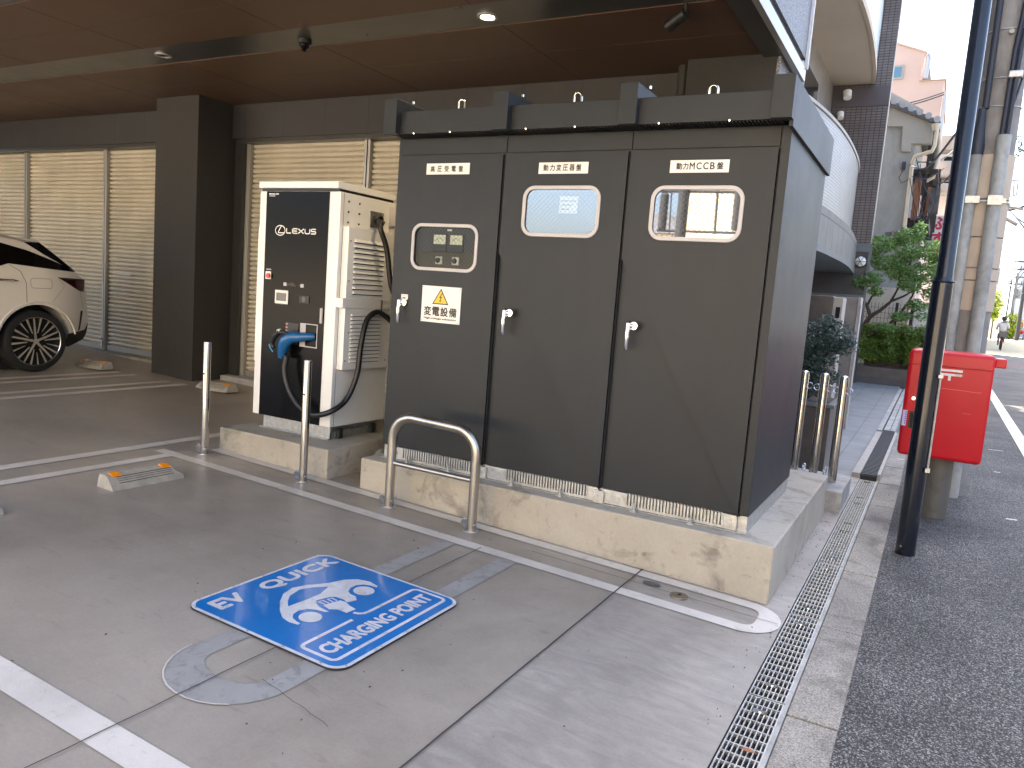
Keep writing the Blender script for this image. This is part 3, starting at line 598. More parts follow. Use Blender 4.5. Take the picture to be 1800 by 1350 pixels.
for i, ((x0, x1), (a0, a1, c0, c1)) in enumerate(zip(doors, wins)):
    # door leaf with a real opening
    rr = .075; lo = rrect(a0 + .02, a1 - .02, c0 + .02, c1 - .02, rr - .02); cxm = (a0 + a1) / 2; czm = (c0 + c1) / 2
    out = []
    for (u, v) in lo:                       # project the loop outwards on to the door rectangle
        du, dv = u - cxm, v - czm; du = du or 1e-6; dv = dv or 1e-6
        s_ = min(((x1 if du > 0 else x0) - cxm) / du, ((2.35 if dv > 0 else .378) - czm) / dv); out.append((cxm + du * s_, czm + dv * s_))
    # insert the corners exactly
    for (qx, qz) in ((x1, 2.35), (x0, 2.35), (x0, .378), (x1, .378)):
        j = min(range(len(out)), key=lambda k: (out[k][0] - qx) ** 2 + (out[k][1] - qz) ** 2); out[j] = (qx, qz)
    b = B(); ring(b, out, lo, lambda u, v, d: (u, 4.228 - d, v), .028); dr = b.obj('door', M['cab'], ct)
    b = B(); b.box(x1 + .004, x1 + .012, 4.21, 4.229, .385, 2.35); b.obj('door_gap', M['dark'], ct)
    b = B(); ring(b, rrect(a0, a1, c0, c1, rr), rrect(a0 + .022, a1 - .022, c0 + .022, c1 - .022, rr - .02), fD, .008); b.obj('window_gasket', M['gasket'], dr, bev=.003)
    b = B(); fill(b, rrect(a0 + .02, a1 - .02, c0 + .02, c1 - .02, rr - .02), lambda u, v: (u, 4.206, v)); b.obj('window_glass', M['glass1'] if i == 0 else M['glass'], dr)
    b = B()                                 # wire mesh in the glass
    s_ = .030; W_, H_ = a1 - a0 - .05, c1 - c0 - .05; u0, v0 = a0 + .025, c0 + .025
    for sl in (1, -1):
        k = -H_ if sl > 0 else 0
        while k < W_ + (0 if sl > 0 else H_):
            p, q = (k, 0), (k + sl * H_, H_)
            (ax, ay), (bx, by) = p, q
            def clip(ax, ay, bx, by):
                t0, t1 = 0., 1.; dx = bx - ax
                for e, lim in ((0, 0.), (1, W_)):
                    if e == 0:
                        tt = (lim - ax) / dx
                        if dx > 0: t0 = max(t0, tt)
                        else: t1 = min(t1, tt)
                    else:
                        tt = (lim - ax) / dx
                        if dx > 0: t1 = min(t1, tt)
                        else: t0 = max(t0, tt)
                return (t0, t1)
            t0, t1 = clip(ax, ay, bx, by)
            if t1 > t0 + .02:
                P0 = (u0 + ax + (bx - ax) * t0, v0 + H_ * t0); P1 = (u0 + ax + (bx - ax) * t1, v0 + H_ * t1)
                stroke(b, [P0, P1], .0014, lambda u, v: (u, 4.2045, v))
            k += s_
    b.obj('wire_mesh', M['wire'], dr)
    b = B(); ring(b, rrect(a0 - .05, a1 + .05, c0 - .05, c1 + .05, .02), rrect(a0 - .049, a1 + .049, c0 - .049, c1 + .049, .02), lambda u, v, d: (u, 4.226 - d, v), 0)
    # handle
    hx, hz = ((-3.168, 1.385), (-2.347, 1.378), (-1.527, 1.368))[i]
    b = B(); b.cyl((hx, 4.2, hz), (hx, 4.178, hz), .026, .024, 20); b.cyl((hx, 4.178, hz), (hx, 4.172, hz), .013, .013, 14); h = b.obj('handle', M['chrome'], dr, bev=.002)
    b = B(); b.tube([(hx - .027, 4.178, hz + .024), (hx - .027, 4.168, hz + .012), (hx - .027, 4.162, hz - .05), (hx - .027, 4.163, hz - .118), (hx - .027, 4.169, hz - .137)], [.008, .0155, .015, .013, .007], 12)
    b.cyl((hx - .03, 4.172, hz), (hx, 4.182, hz), .013, .013, 12); b.obj('lever', M['chrome'], h, smooth=True)
    # name plate
    sx0, sx1, sz0, sz1 = ((-3.056, -2.723, 2.230, 2.300), (-2.227, -1.902, 2.228, 2.294), (-1.408, -1.083, 2.227, 2.294))[i]
    b = B(); b.box(sx0, sx1, 4.197, 4.1995, sz0, sz1); pl = b.obj('name_plate', M['label'], dr)
    b = B(); wd = sx1 - sx0
    if i < 2:
        s = ('高圧受電盤', '動力変圧器盤')[i]; st_ = wd * (.82 if i == 0 else .80) / len(s)
        for k, ch in enumerate(s): put_text(b, ch, (sx0 + wd * (.10) + st_ * k, 4.1962, sz0 + .017), (1, 0, 0), (0, 0, 1), .032, .036, .0009)
    else:
        for k, (ch, ww) in enumerate((('動', .032), ('力', .029), ('M', .027), ('C', .027), ('C', .027), ('B', .024), ('盤', .032))):
            put_text(b, ch, (sx0 + .036 + .0375 * k, 4.1962, sz0 + .017), (1, 0, 0), (0, 0, 1), ww, .036, .0009)
    b.obj('lettering', M['ink'], pl)
    if i == 0:
        b = B(); b.box(-3.030, -2.722, 4.197, 4.1995, 1.272, 1.510); wp = b.obj('warning_sign', M['label'], dr)
        b = B(); fill(b, [(-2.945, 1.392), (-2.815, 1.392), (-2.880, 1.497)], lambda u, v: (u, 4.1966, v)); b.obj('triangle_border', M['ink'], wp)
        b = B(); fill(b, [(-2.932, 1.399), (-2.828, 1.399), (-2.880, 1.483)], lambda u, v: (u, 4.1962, v)); b.obj('triangle', M['yellow'], wp)
        b = B(); fill(b, [(-2.872, 1.466), (-2.893, 1.434), (-2.880, 1.437), (-2.886, 1.416), (-2.891, 1.419), (-2.882, 1.404), (-2.874, 1.419), (-2.880, 1.418), (-2.868, 1.444), (-2.881, 1.441), (-2.866, 1.464)], lambda u, v: (u, 4.1958, v))
        for k, ch in enumerate('変電設備'): put_text(b, ch, (-3.006 + .0665 * k, 4.1962, 1.316), (1, 0, 0), (0, 0, 1), .056, .058, .0017)
        put_text(b, 'High-voltage substation', (-3.004, 4.1962, 1.288), (1, 0, 0), (0, 0, 1), .256, .017, .0005)
        for qx in (-3.020, -2.732):
            for qz in (1.281, 1.501): b.cyl((qx, 4.1975, qz), (qx, 4.1955, qz), .003, seg=8)
        b.obj('lettering', M['ink'], wp)
        b = B(); b.box(-3.203, -3.148, 4.197, 4.1995, 1.408, 1.440); sl_ = b.obj('small_sticker', M['label'], dr)
        b = B(); put_text(b, 'ひらく', (-3.198, 4.1962, 1.424), (1, 0, 0), (0, 0, 1), .045, .011); b.box(-3.19, -3.165, 4.1955, 4.1965, 1.412, 1.419); b.obj('lettering', M['ink'], sl_)
# interior behind the windows
b = B()
for i, (a0, a1, c0, c1) in enumerate(wins):
    pass
b = B(); a0, a1, c0, c1 = wins[0]
b.box(a0 - .01, a1 + .01, 4.2285, 4.2295, c0 - .01, c1 + .01); b.obj('instrument_panel', M['panelgrey'], ct)
for k, mx_ in enumerate((-2.93, -2.80)):
    b = B(); b.box(mx_ - .053, mx_ + .053, 4.216, 4.2285, 1.735, 1.85); mt = b.obj('meter', M['ink'], ct, bev=.003)
    b = B(); b.box(mx_ - .046, mx_ + .046, 4.2135, 4.216, 1.785, 1.845); b.obj('dial', M['meter'], mt)
    b = B(); stroke(b, [(mx_ - .033 + .066 * q / 8, 1.805 + .02 * math.sin(math.pi * q / 8)) for q in range(9)], .003, lambda u, v: (u, 4.2133, v)); stroke(b, [(mx_, 1.79), (mx_ - .02, 1.82)], .002, lambda u, v: (u, 4.2132, v)); b.obj('scale', M['ink'], mt)
    b = B(); b.box(mx_ - .026, mx_ + .026, 4.219, 4.2285, 1.655, 1.705); sw = b.obj('switch_plate', M['rail'], ct)
    b = B(); b.cyl((mx_ - .006, 4.219, 1.68), (mx_ - .006, 4.208, 1.68), .018, .014, 14); b.box(mx_ - .01, mx_ - .002, 4.206, 4.21, 1.664, 1.696); b.obj('knob', M['ink'], sw)
b = B(); b.box(-2.88, -2.845, 4.224, 4.2285, 1.872, 1.884); b.obj('tag_plate', M['label'], ct)
b = B()
for a0, a1, c0, c1 in wins[1:]: b.box(a0 - .01, a1 + .01, 4.2285, 4.2295, c0 - .01, c1 + .01)
b.obj('window_backing', M['panelgrey'], ct)
b = B(); p0 = PY(985, 345, 4.222); p1 = PY(1015, 376, 4.222); b.box(p0.x, p1.x, 4.216, 4.2175, p1.z, p0.z); pn = b.obj('notice_paper', M['label'], ct)
b = B()
for k in range(3): b.box(p0.x + .014, p1.x - .014 - .02 * k, 4.2152, 4.2156, p0.z - .030 - .024 * k, p0.z - .026 - .024 * k)
b.obj('print_lines', M['panelgrey'], pn)
# base frame, vents, anchors
b = B(); b.box(CX0 + .01, CX1 - .005, CYF + .01, CYB - .02, .293, .384); b.box(CX0, CX1 - .002, CYF - .02, CYF + .02, .2915, .297); b.obj('base_frame', M['galv'], ct, bev=.002)
for x0, x1 in doors:
    b = B(); b.box(x0 + .005, x0 + .155, CYF - .014, CYF + .009, .300, .384); b.box(x1 - .075, x1 - .003, CYF - .014, CYF + .009, .300, .384)
    b.box(x0 + .155, x1 - .075, CYF - .014, CYF + .009, .300, .316)
    q = x0 + .155
    while q < x1 - .08: b.box(q, q + .0105, CYF - .014, CYF + .009, .316, .384); q += .0195
    v_ = b.obj('vent_strip', M['galv'], ct)
    b = B()
    for q in (x0 + .11, x1 - .04): b.cyl((q, CYF - .014, .345), (q, CYF - .02, .345), .010, .010, 6)
    for q in (x0 + .22, x0 + .56): b.cyl((q, CYF - .045, .29), (q, CYF - .045, .345), .006, .006, 8); b.cyl((q, CYF - .045, .297), (q, CYF - .045, .316), .013, .013, 6); b.box(q - .02, q + .02, CYF - .06, CYF - .016, .292, .298)
    b.obj('bolts', M['galv'], ct)
b = B()
for q in (-2.474, -1.653): b.box(q - .035, q + .03, CYF - .03, CYF - .015, .296, .372); b.cyl((q - .01, CYF - .03, .34), (q - .01, CYF - .036, .34), .008, .008, 6)
b.obj('joining_bracket', M['galv'], ct)
# hood
b = B(); b.box(-3.30, -.80, 4.1, 4.118, 2.472, 2.614); b.box(-3.30, -.80, 4.118, 5.56, 2.50, 2.612); b.obj('roof_beam', M['cab'], ct, bev=.003)
b = B(); b.box(-3.29, -.80, 4.121, 4.228, 2.476, 2.498)
q = -3.28
while q < -.82: b.box(q, q + .008, 4.125, 4.225, 2.468, 2.476); q += .019
b.obj('hood_vent', M['carblack'], ct)
for x0, x1 in ((-3.313, -3.214), (-2.494, -2.388), (-1.683, -1.580)):
    b = B(); b.box(x0, x1, 4.05, 4.102, 2.466, 2.684); b.box(x1 - .004, x1, 4.10, 5.58, 2.613, 2.684); b.box(x0, x0 + .004, 4.10, 5.58, 2.613, 2.684); b.box(x0, x1, 4.10, 5.58, 2.68, 2.686); b.obj('roof_channel', M['cab'], ct, bev=.003)
b = B(); b.box(-.870, -.764, 4.05, 4.11, 2.466, 2.676); b.box(-.786, -.764, 4.11, 5.58, 2.435, 2.674); b.box(-.870, -.786, 4.11, 5.58, 2.60, 2.674); b.obj('side_fascia', M['cab'], ct, bev=.003)
for px, py, yy in ((812, 186, 4.8), (1016, 175, 4.8), (1254, 163, 4.8)):
    p = PY(px, py, 4.9); cx_ = p.x; zz = 2.612
    b = B(); hgt = p.z - zz + .045
    b.tube([(cx_ - .028, 4.9, zz)] + [(cx_ - .028 * math.cos(R(a)), 4.9, zz + hgt - .028 + .028 * math.sin(R(a))) for a in range(0, 181, 20)] + [(cx_ + .028, 4.9, zz)], .009, 10); b.obj('lifting_eye', M['chrome'], ct, smooth=True)
b = B()
for q in (-3.10, -2.82, -2.28, -1.96, -1.46, -1.08): b.cyl((q, 4.1, 2.474), (q, 4.092, 2.472), .005, .005, 8)
for q in (-3.2, -2.38, -1.57): b.cyl((q + .004, 4.2, 2.685), (q + .004, 4.2, 2.70), .008, .008, 8)
b.obj('screws', M['chrome'], ct)

# plinths
b = B(); b.box(-3.395, -.611, 4.097, 6.32, -.25, .291); tag(b.obj('long_plinth', M['conc'], bev=.012), 'long stained concrete plinth under the dark grey power cabinet', 'concrete plinth')
b = B(); b.box(-4.79, -3.675, 4.07, 5.35, -.1, .302); tag(b.obj('short_plinth', M['conc'], bev=.012), 'short concrete plinth under the white charging unit', 'concrete plinth')
b = B(); b.box(-1.3, -.515, 6.49, 7.25, -.2, .135); tag(b.obj('small_block', M['conc2'], bev=.008), 'low pale concrete block carrying the chrome chain bollards', 'concrete block')
b = B(); b.cyl((-3.50, 4.5, .18), (-3.34, 4.5, .18), .075, .075, 20); b.cyl((-3.55, 4.5, .18), (-3.50, 4.5, .18), .09, .09, 20); tag(b.obj('conduit_sleeve', M['concpole'], bev=.006), 'short grey pipe sleeve joining the two plinths', 'pipe')

# ================================================================== charging unit
ch = thing('charging_unit', 'tall white and black electric vehicle charging unit', 'charging station', (-4.28, 4.6, .302))
X0, X1, Y0, Y1 = -4.687, -3.872, 4.3, 4.935
b = B(); b.box(X0, X1, Y0, Y1, .404, 2.135); b.obj('body', M['white'], ch, bev=.006)
b = B(); b.box(X0 + .01, X1 - .025, Y0 + .01, Y1, 2.136, 2.156); b.obj('roof_gap', M['carblack'], ch)
b = B(); b.box(X0 - .005, X1 - .018, Y0 - .012, Y1 + .02, 2.157, 2.206); b.obj('lid', M['white'], ch, bev=.004)
b = B(); b.box(-4.612, -3.976, Y0 - .006, Y0 - .0005, .406, 2.132); fp = b.obj('front_panel', M['blackgloss'], ch, bev=.002)
b = B(); b.box(X1 - .028, X1 + .002, Y0 - .004, Y0 + .02, .406, 2.133); b.obj('door_edge', M['white'], ch, bev=.003)
b = B(); b.box(X1 + .0005, X1 + .002, Y0 + .033, Y0 + .036, .41, 2.13); b.obj('door_seam', M['greycloth'], ch)
yf = Y0 - .0068; fc = lambda u, v: (u, yf, v)
b = B(); ec, ez = -4.454, 1.842
stroke(b, [(ec + .050 * math.cos(R(a)), ez + .037 * math.sin(R(a))) for a in range(0, 360, 12)], .0065, fc, closed=True)
stroke(b, [(ec + .012, ez + .033), (ec + .006, ez + .028), (ec - .020, ez - .012), (ec - .020, ez - .018), (ec + .040, ez - .018)], .0075, fc)
# logotype strokes: L E X U S
def word(b, u0, v0, h):
    S = .0082
    def sk(p, wdt=S): stroke(b, [(u0 + q[0], v0 + q[1] * h) for q in p], wdt, fc)
    sk([(0, 1), (0, .1), (.006, .04), (.045, .04)])
    sk([(.112, .96), (.072, .96), (.062, .85), (.060, .5), (.062, .15), (.072, .04), (.112, .04)]); sk([(.062, .5), (.108, .5)])
    sk([(.120, .98), (.175, .02)]); sk([(.175, .98), (.120, .02)])
    sk([(.188, 1), (.188, .2), (.198, .04), (.225, .04), (.235, .2), (.235, 1)])
    sk([(.295, .96), (.258, .96), (.249, .85), (.250, .6), (.258, .5), (.286, .5), (.295, .4), (.295, .15), (.286, .04), (.247, .04)])
word(b, -4.388, 1.823, .036)
put_text(b, 'TOUGHLES TOSO', (-4.584, yf, 2.108), (1, 0, 0), (0, 0, 1), .10, .010, .01) if 0 else None
for k, (q, wq) in enumerate(((0, .018), (.022, .012), (.038, .02), (.066, .012), (.082, .018))): b.add([fc(-4.584 + q, 2.108), fc(-4.584 + q + wq, 2.108), fc(-4.584 + q + wq, 2.118), fc(-4.584 + q, 2.118)], [(0, 1, 2, 3)])
b.add([fc(-4.584, 2.096), fc(-4.52, 2.096), fc(-4.52, 2.100), fc(-4.584, 2.100)], [(0, 1, 2, 3)])
b.obj('logo', M['label'], fp)
b = B(); b.box(-4.588, -4.530, yf - .006, yf, 1.468, 1.528); sb = b.obj('stop_button_box', M['label'], ch, bev=.003)
b = B(); b.cyl((-4.548, yf - .006, 1.495), (-4.548, yf - .022, 1.495), .019, .019, 18); b.obj('stop_button', M['redbtn'], sb, bev=.003)
b = B()
for k in range(4): b.box(-4.583 + .013 * k, -4.573 + .013 * k, yf - .001, yf, 1.538, 1.548)
b.box(-4.397, -4.365, yf - .001, yf, 1.426, 1.453); b.box(-4.222, -4.190, yf - .001, yf, 1.424, 1.451)
b.obj('small_print', M['gasket'], fp)
b = B()
for k in range(3): b.box(-4.335 + .0 * k, -4.27 - .012 * k, yf - .0008, yf, 1.430 + .009 * k, 1.4335 + .009 * k)
b.box(-4.355, -4.345, yf - .001, yf, 1.432, 1.446); b.box(-4.245, -4.232, yf - .001, yf, 1.437, 1.441); b.obj('small_print', M['greycloth'], fp)
b = B(); b.box(-4.476, -4.340, yf - .010, yf, 1.288, 1.393); scr = b.obj('touch_screen', M['label'], ch, bev=.006)
b = B(); b.box(-4.457, -4.355, yf - .012, yf - .0101, 1.311, 1.372); b.obj('display', M['screen'], scr)
b = B(); b.box(-4.226, -4.128, yf - .005, yf, 1.308, 1.366); fr_ = b.obj('card_reader', M['carblack'], ch, bev=.003)
b = B(); b.cyl((-4.177, yf - .005, 1.337), (-4.177, yf - .009, 1.337), .022, .02, 18); b.obj('reader_ring', M['greycloth'], fr_, bev=.002)
b = B(); b.box(-4.004, -3.982, yf - .020, yf, 1.170, 1.288); b.obj('door_handle', M['gasket'], ch, bev=.009)
# socket recess and sticker
b = B(); ring(b, [(-4.204, .982), (-4.030, .982), (-4.030, 1.160), (-4.204, 1.160)], [(-4.198, .990), (-4.037, .990), (-4.037, 1.153), (-4.198, 1.153)], lambda u, v, d: (u, yf - d, v), .004); b.box(-4.198, -4.150, yf - .002, yf, .99, 1.153); b.obj('socket_frame', M['gasket'], ch)
b = B(); b.box(-4.36, -4.225, yf - .001, yf, .99, 1.153); st2 = b.obj('instruction_sticker', M['ink'], ch)
b = B(); rs = random.Random(3)
for k in range(15):
    x = -4.327
    while x < -4.235: l_ = rs.uniform(.004, .016); b.box(x, x + l_, yf - .0016, yf - .001, 1.002 + k * .0100, 1.0055 + k * .0100); x += l_ + .004
b.obj('small_print', M['greycloth'], st2)
b = B()
for k in range(6): b.box(-4.354, -4.336, yf - .0016, yf - .001, 1.006 + k * .0255, 1.020 + k * .0255)
b.obj('pictograms', mat('pale_red', (.45, .25, .22), .5), st2)
# connector
GY = yf - .045
b = B(); b.tube([(-4.055, yf + .0, 1.068), (-4.09, GY + .02, 1.066), (-4.15, GY - .015, 1.058), (-4.215, GY - .03, 1.052), (-4.27, GY - .03, 1.02), (-4.30, GY - .028, .975), (-4.315, GY - .02, .93), (-4.325, GY - .015, .885)], [.026, .030, .034, .044, .050, .044, .036, .027], 16)
gun = b.obj('connector', M['gunblue'], ch, smooth=True)
b = B(); b.tube([(-4.24, GY - .045, 1.075), (-4.32, GY - .05, 1.085), (-4.375, GY - .05, 1.04), (-4.40, GY - .05, .985), (-4.372, GY - .05, .955)], [.014, .022, .024, .020, .012], 12); b.obj('handle_grip', M['carblack'], gun, smooth=True)
b = B(); b.tube([(-4.40, GY - .05, .99), (-4.412, GY - .05, .968)], .014, 12); b.tube([(-4.415, GY - .055, .962), (-4.378, GY - .055, .925)], .004, 8); b.obj('trigger', mat('light_blue', (.08, .42, .62), .3), gun)
b = B(); b.cyl((-4.335, GY - .055, 1.088), (-4.305, GY - .06, 1.095), .012, .012, 12); b.obj('release_tab', M['label'], gun)
# side louvre boxes
LX = -3.812
for z0, z1, nl, nm in ((1.372, 1.893, 11, 0), (.842, 1.302, 13, 1)):
    b = B(); b.box(X1, LX, 4.335, 4.862, z0, z1); lb = b.obj('louvre_box', M['white'], ch, bev=.003)
    b = B(); zt = z1 - (.07 if nm == 0 else .03); zb_ = z0 + (.035 if nm == 0 else .055); st3 = (zt - zb_) / nl
    for k in range(nl):
        za = zb_ + st3 * k
        b.hexa([(LX, 4.40, za), (LX + .017, 4.405, za + .002), (LX + .017, 4.745, za + .002), (LX, 4.75, za)], [(LX, 4.40, za + st3 * .62), (LX + .001, 4.405, za + st3 * .62), (LX + .001, 4.745, za + st3 * .62), (LX, 4.75, za + st3 * .62)])
    b.obj('louvres', M['white'], lb)
    b = B()
    for k in range(nl): za = zb_ + st3 * k; b.box(LX + .0002, LX + .0012, 4.402, 4.748, za - st3 * .16, za - .0005)
    b.obj('slots', M['dark'], lb)
b = B(); b.box(X1, LX + .014, 4.29, 4.868, 1.3025, 1.3715); b.obj('side_band', M['white'], ch, bev=.003)
b = B(); b.box(X0 - .028, X0, 4.32, 4.86, .822, 1.873); b.obj('left_louvre_box', M['white'], ch, bev=.003)
b = B()
for yy in (4.385, 4.505):
    for zz in (2.075, 2.0, 1.925): b.cyl((X1, yy, zz), (X1 + .006, yy, zz), .007, .007, 10)
for yy, zz in ((4.36, 1.79), (4.36, 1.50), (4.36, .91), (4.84, 1.50), (4.385, 1.12), (4.83, .9)): b.cyl((LX, yy, zz), (LX + .003, yy, zz), .005, .005, 8)
b.obj('screws', M['ink'], ch)
b = B(); b.box(X1, X1 + .006, 4.63, 4.79, 1.92, 2.04); cp = b.obj('cable_plate', M['galv'], ch)
b = B(); b.tube([(X1, 4.69, 1.985), (X1 + .06, 4.685, 1.975)], [.036, .032], 16); b.tube([(X1 + .03, 4.66, 1.985), (X1 + .075, 4.71, 1.95)], .02, 10); b.obj('cable_gland', M['hose'], cp, smooth=True)
b = B(); b.box(X1, X1 + .06, 4.86, 4.93, 1.95, 2.1); b.box(X1, X1 + .05, 4.86, 4.93, 1.75, 1.93); b.obj('junction_box', M['gasket'], ch, bev=.004)
b = B(); b.tube([(LX + .017, 4.73, 1.372), (LX + .017, 4.73, 1.30), (LX + .03, 4.735, 1.27)], .006, 8); b.obj('strap', M['hose'], ch)
# hose: from the side gland down behind, over the strap, round to the connector
def bez(pts, n=12):
    P = [Vector(p) for p in pts]; out = []
    for i in range(len(P) - 1):
        p0, p1, p2, p3 = P[max(i - 1, 0)], P[i], P[i + 1], P[min(i + 2, len(P) - 1)]
        for k in range(n):
            t = k / n; out.append(.5 * ((2 * p1) + (-p0 + p2) * t + (2 * p0 - 5 * p1 + 4 * p2 - p3) * t * t + (-p0 + 3 * p1 - 3 * p2 + p3) * t ** 3))
    return out + [P[-1]]
hp = [(X1 + .04, 4.69, 1.98), PX(668, 400, -3.76), PX(680, 440, -3.735), PX(687, 500, -3.72), (-3.70, 4.83, 1.30), (-3.70, 4.86, 1.08), (-3.72, 4.90, 1.02), (-3.735, 4.86, 1.16), PX(672, 552, -3.76), PX(656, 551, -3.765), PX(643, 568, -3.77), PX(634, 610, -3.76), PX(627, 660, -3.76), PX(608, 703, -3.79), PY(580, 724, 4.24), PY(550, 729, 4.22), PY(524, 712, 4.215), PY(506, 680, 4.215), PY(500, 650, 4.215), PY(503, 628, 4.225), (-4.325, GY - .015, .895)]
b = B(); b.tube(bez(hp), .0205, 14); b.obj('hose', M['hose'], ch, smooth=True)
# base bracket
b = B(); b.box(-4.60, -3.90, 4.335, 4.36, .309, .403); b.box(-4.60, -3.90, 4.86, 4.885, .309, .403); b.box(-4.62, -3.90, 4.31, 4.91, .3025, .309); b.box(-3.905, -3.90, 4.335, 4.885, .309, .36); b.obj('base_bracket', M['galv'], ch, bev=.002)
b = B()
for yy in (4.42, 4.80): b.cyl((-3.925 + .02, yy, .309), (-3.905, yy, .36), .02, .02, 12); b.box(-3.895, -3.865, yy - .02, yy + .02, .31, .385)
b.obj('anchor', M['panelgrey'], ch)

# ================================================================== bollards and hoop
def hinge(b, x, y, z): b.cyl((x - .032, y - .022, z + .045), (x - .032, y + .014, z + .045), .034, .034, 20); b.cyl((x + .026, y - .01, z + .04), (x + .034, y - .012, z + .04), .009, .009, 10)
for k, (x, y, zt, lab) in enumerate(((-4.722, 3.88, .975, 'thin polished steel bollard left of the charging unit, by the plinth corner'), (-3.745, 3.91, .943, 'thin polished steel bollard in front of the charging unit'))):
    z0 = gz(x); t = thing('steel_bollard', lab, 'bollard', (x, y, z0), 'thin steel bollards before the charging unit')
    b = B(); b.tube([(x, y, z0), (x, y, zt - .012), (x, y, zt - .003), (x, y, zt)], [.0275, .0275, .025, .018], 28); b.obj('post', M['steel'], t, smooth=True)
    b = B(); hinge(b, x, y, z0); b.obj('hinge', M['steel'], t, bev=.003)
    b = B(); b.box(x - .014, x + .014, y - .0285, y - .026, zt - .245, zt - .234); b.obj('oval_mark', M['ink'], t, bev=.001)
    b = B(); b.cyl((x, y, z0), (x, y, z0 + .005), .042, .040, 24); b.obj('floor_collar', M['rail'], t)
t = thing('hoop_barrier', 'bent steel tube hoop barrier in front of the grey cabinet', 'hoop barrier', (-2.70, 3.92, gz(-2.7)))
x0, x1, zt, r = -2.995, -2.355, .668, .155
pts = [(x0, 3.922, gz(x0)), (x0, 3.922, zt - r - .05)]
pts += [(x0 + r - r * math.cos(R(a)), 3.922, zt - r + r * math.sin(R(a))) for a in range(0, 91, 10)]
pts += [(x1 - r + r * math.sin(R(a)), 3.922, zt - .012 - r + r * math.cos(R(a))) for a in range(0, 91, 10)]
pts += [(x1, 3.922, zt - r - .06), (x1, 3.922, gz(x1))]
b = B(); b.tube(pts, .0305, 24); b.obj('hoop_tube', M['brushed'], t, smooth=True)
b = B(); b.tube([(x0 + .02, 3.922, .355), (x1 - .02, 3.922, .350)], .0165, 16); b.obj('crossbar', M['brushed'], t, smooth=True)
b = B(); hinge(b, x0, 3.922, gz(x0)); b.obj('hinge', M['steel'], t, bev=.003)
b = B(); hinge(b, x1, 3.922, gz(x1)); b.obj('hinge', M['steel'], t, bev=.003)
b = B(); b.add([(x0 + .16 + .016 * math.cos(a * .5236), 3.895, zt + .018 + .007 * math.sin(a * .5236)) for a in range(12)], [tuple(range(12))]); 
b = B()
for x in (x0, x1): b.cyl((x, 3.922, gz(x)), (x, 3.922, gz(x) + .005), .05, .048, 24)
b.obj('floor_collar', M['rail'], t)

# ================================================================== wheel stops
def make_stop():
    t = thing('wheel_stop', '', 'wheel stop', (0, 0, 0), 'concrete wheel stops')
    L2 = .255
    prof = [(-.085, 0), (-.085, .072), (-.075, .082), (-.03, .084), (.0, .076), (.04, .052), (.068, .026), (.078, .012), (.085, 0)]
    b = B(); n = len(prof)
    V = [(x, -L2 + (.012 if z > .06 else 0), z) for x, z in prof] + [(x, L2 - (.04 if z > .05 else 0), z) for x, z in prof]
    b.add(V, [tuple(range(n - 1, -1, -1)) if 0 else tuple(range(n)), tuple(range(2 * n - 1, n - 1, -1))] + [((i + 1) % n, i, i + n, (i + 1) % n + n) for i in range(n)]); b.obj('block', M['stop'], t, bev=.004)
    b = B()
    for k, (x, z) in enumerate(((.012, .0705), (.026, .0610), (.040, .0520), (.053, .0410))): b.box(x - .0015, x + .0015, -L2 + .06, L2 - .06, z - .003, z + .001)
    b.obj('grooves', M['joint'], t)
    for yy in (-L2 + .075, L2 - .085):
        b = B(); b.hexa([(-.045, yy - .034, .07), (.012, yy - .034, .06), (.012, yy + .034, .06), (-.045, yy + .034, .07)], [(-.040, yy - .030, .092), (.010, yy - .030, .078), (.010, yy + .030, .078), (-.040, yy + .030, .092)]); b.obj('reflector', M['orange'], t, bev=.002)
    return t
s0 = make_stop(); s0.location = (-4.372, 3.115, gz(-4.372)); s0['label'] = 'pale concrete wheel stop with two orange reflectors in the foreground bay'
s1 = dup(s0, (-4.368, 1.975, gz(-4.368)), 'wheel stop cut off by the left picture edge, only its end showing')
s2 = dup(s0, (-8.60, 5.47, gz(-8.6)), 'wheel stop on the floor right behind the white car'); s2.rotation_euler.z = R(-90)
s3 = dup(s0, (-6.85, 5.76, gz(-6.85)), 'wheel stop beside the foot of the dark pillar'); s3.rotation_euler.z = R(-90)
for s_ in (s0, s1): s_.rotation_euler.y = R(2)
for s_ in (s2, s3): s_.rotation_euler.x = R(2)

# ================================================================== sign on the floor
u_ = Vector((0, 1, 0)); v_ = Vector((-1, 0, .036)); n_s = Vector((.036, 0, 1)).normalized()
SO = Vector((-1.82, 2.15, gz(-1.82)))
def sg(u, v, h=.013): return SO + u_ * u + v_ * v + n_s * h
t = thing('charging_point_sign', 'blue and white metal charging sign lying flat on the floor', 'floor sign', (-2.26, 2.57, gz(-2.26)))
loop = rrect(-.017, .850, .0, .884, .075, 8)
b = B(); b.prism([sg(u, v, .004) for u, v in loop], 0, n_s * .007); b.obj('plate', M['signedge'], t)
b = B(); fill(b, rrect(-.015, .848, .002, .882, .073, 8), lambda u, v: sg(u, v, .0115)); b.obj('white_border', M['signwhite'], t)
b = B(); fill(b, rrect(.001, .832, .018, .866, .06, 8), lambda u, v: sg(u, v, .0122)); b.obj('blue_field', M['blue'], t)
b = B(); h3 = lambda u, v: sg(u, v, .0130)
put_text(b, 'EV', sg(.056, .726, .0130), u_, v_, .152, .090, .0055)
put_text(b, 'QUICK', sg(.326, .722, .0130), u_, v_, .478, .090, .0055)
put_text(b, 'CHARGING POINT', sg(.068, .118, .0130), u_, v_, .705, .074, .0042)
fr = rrect(.036, .806, .068, .252, .028, 5)
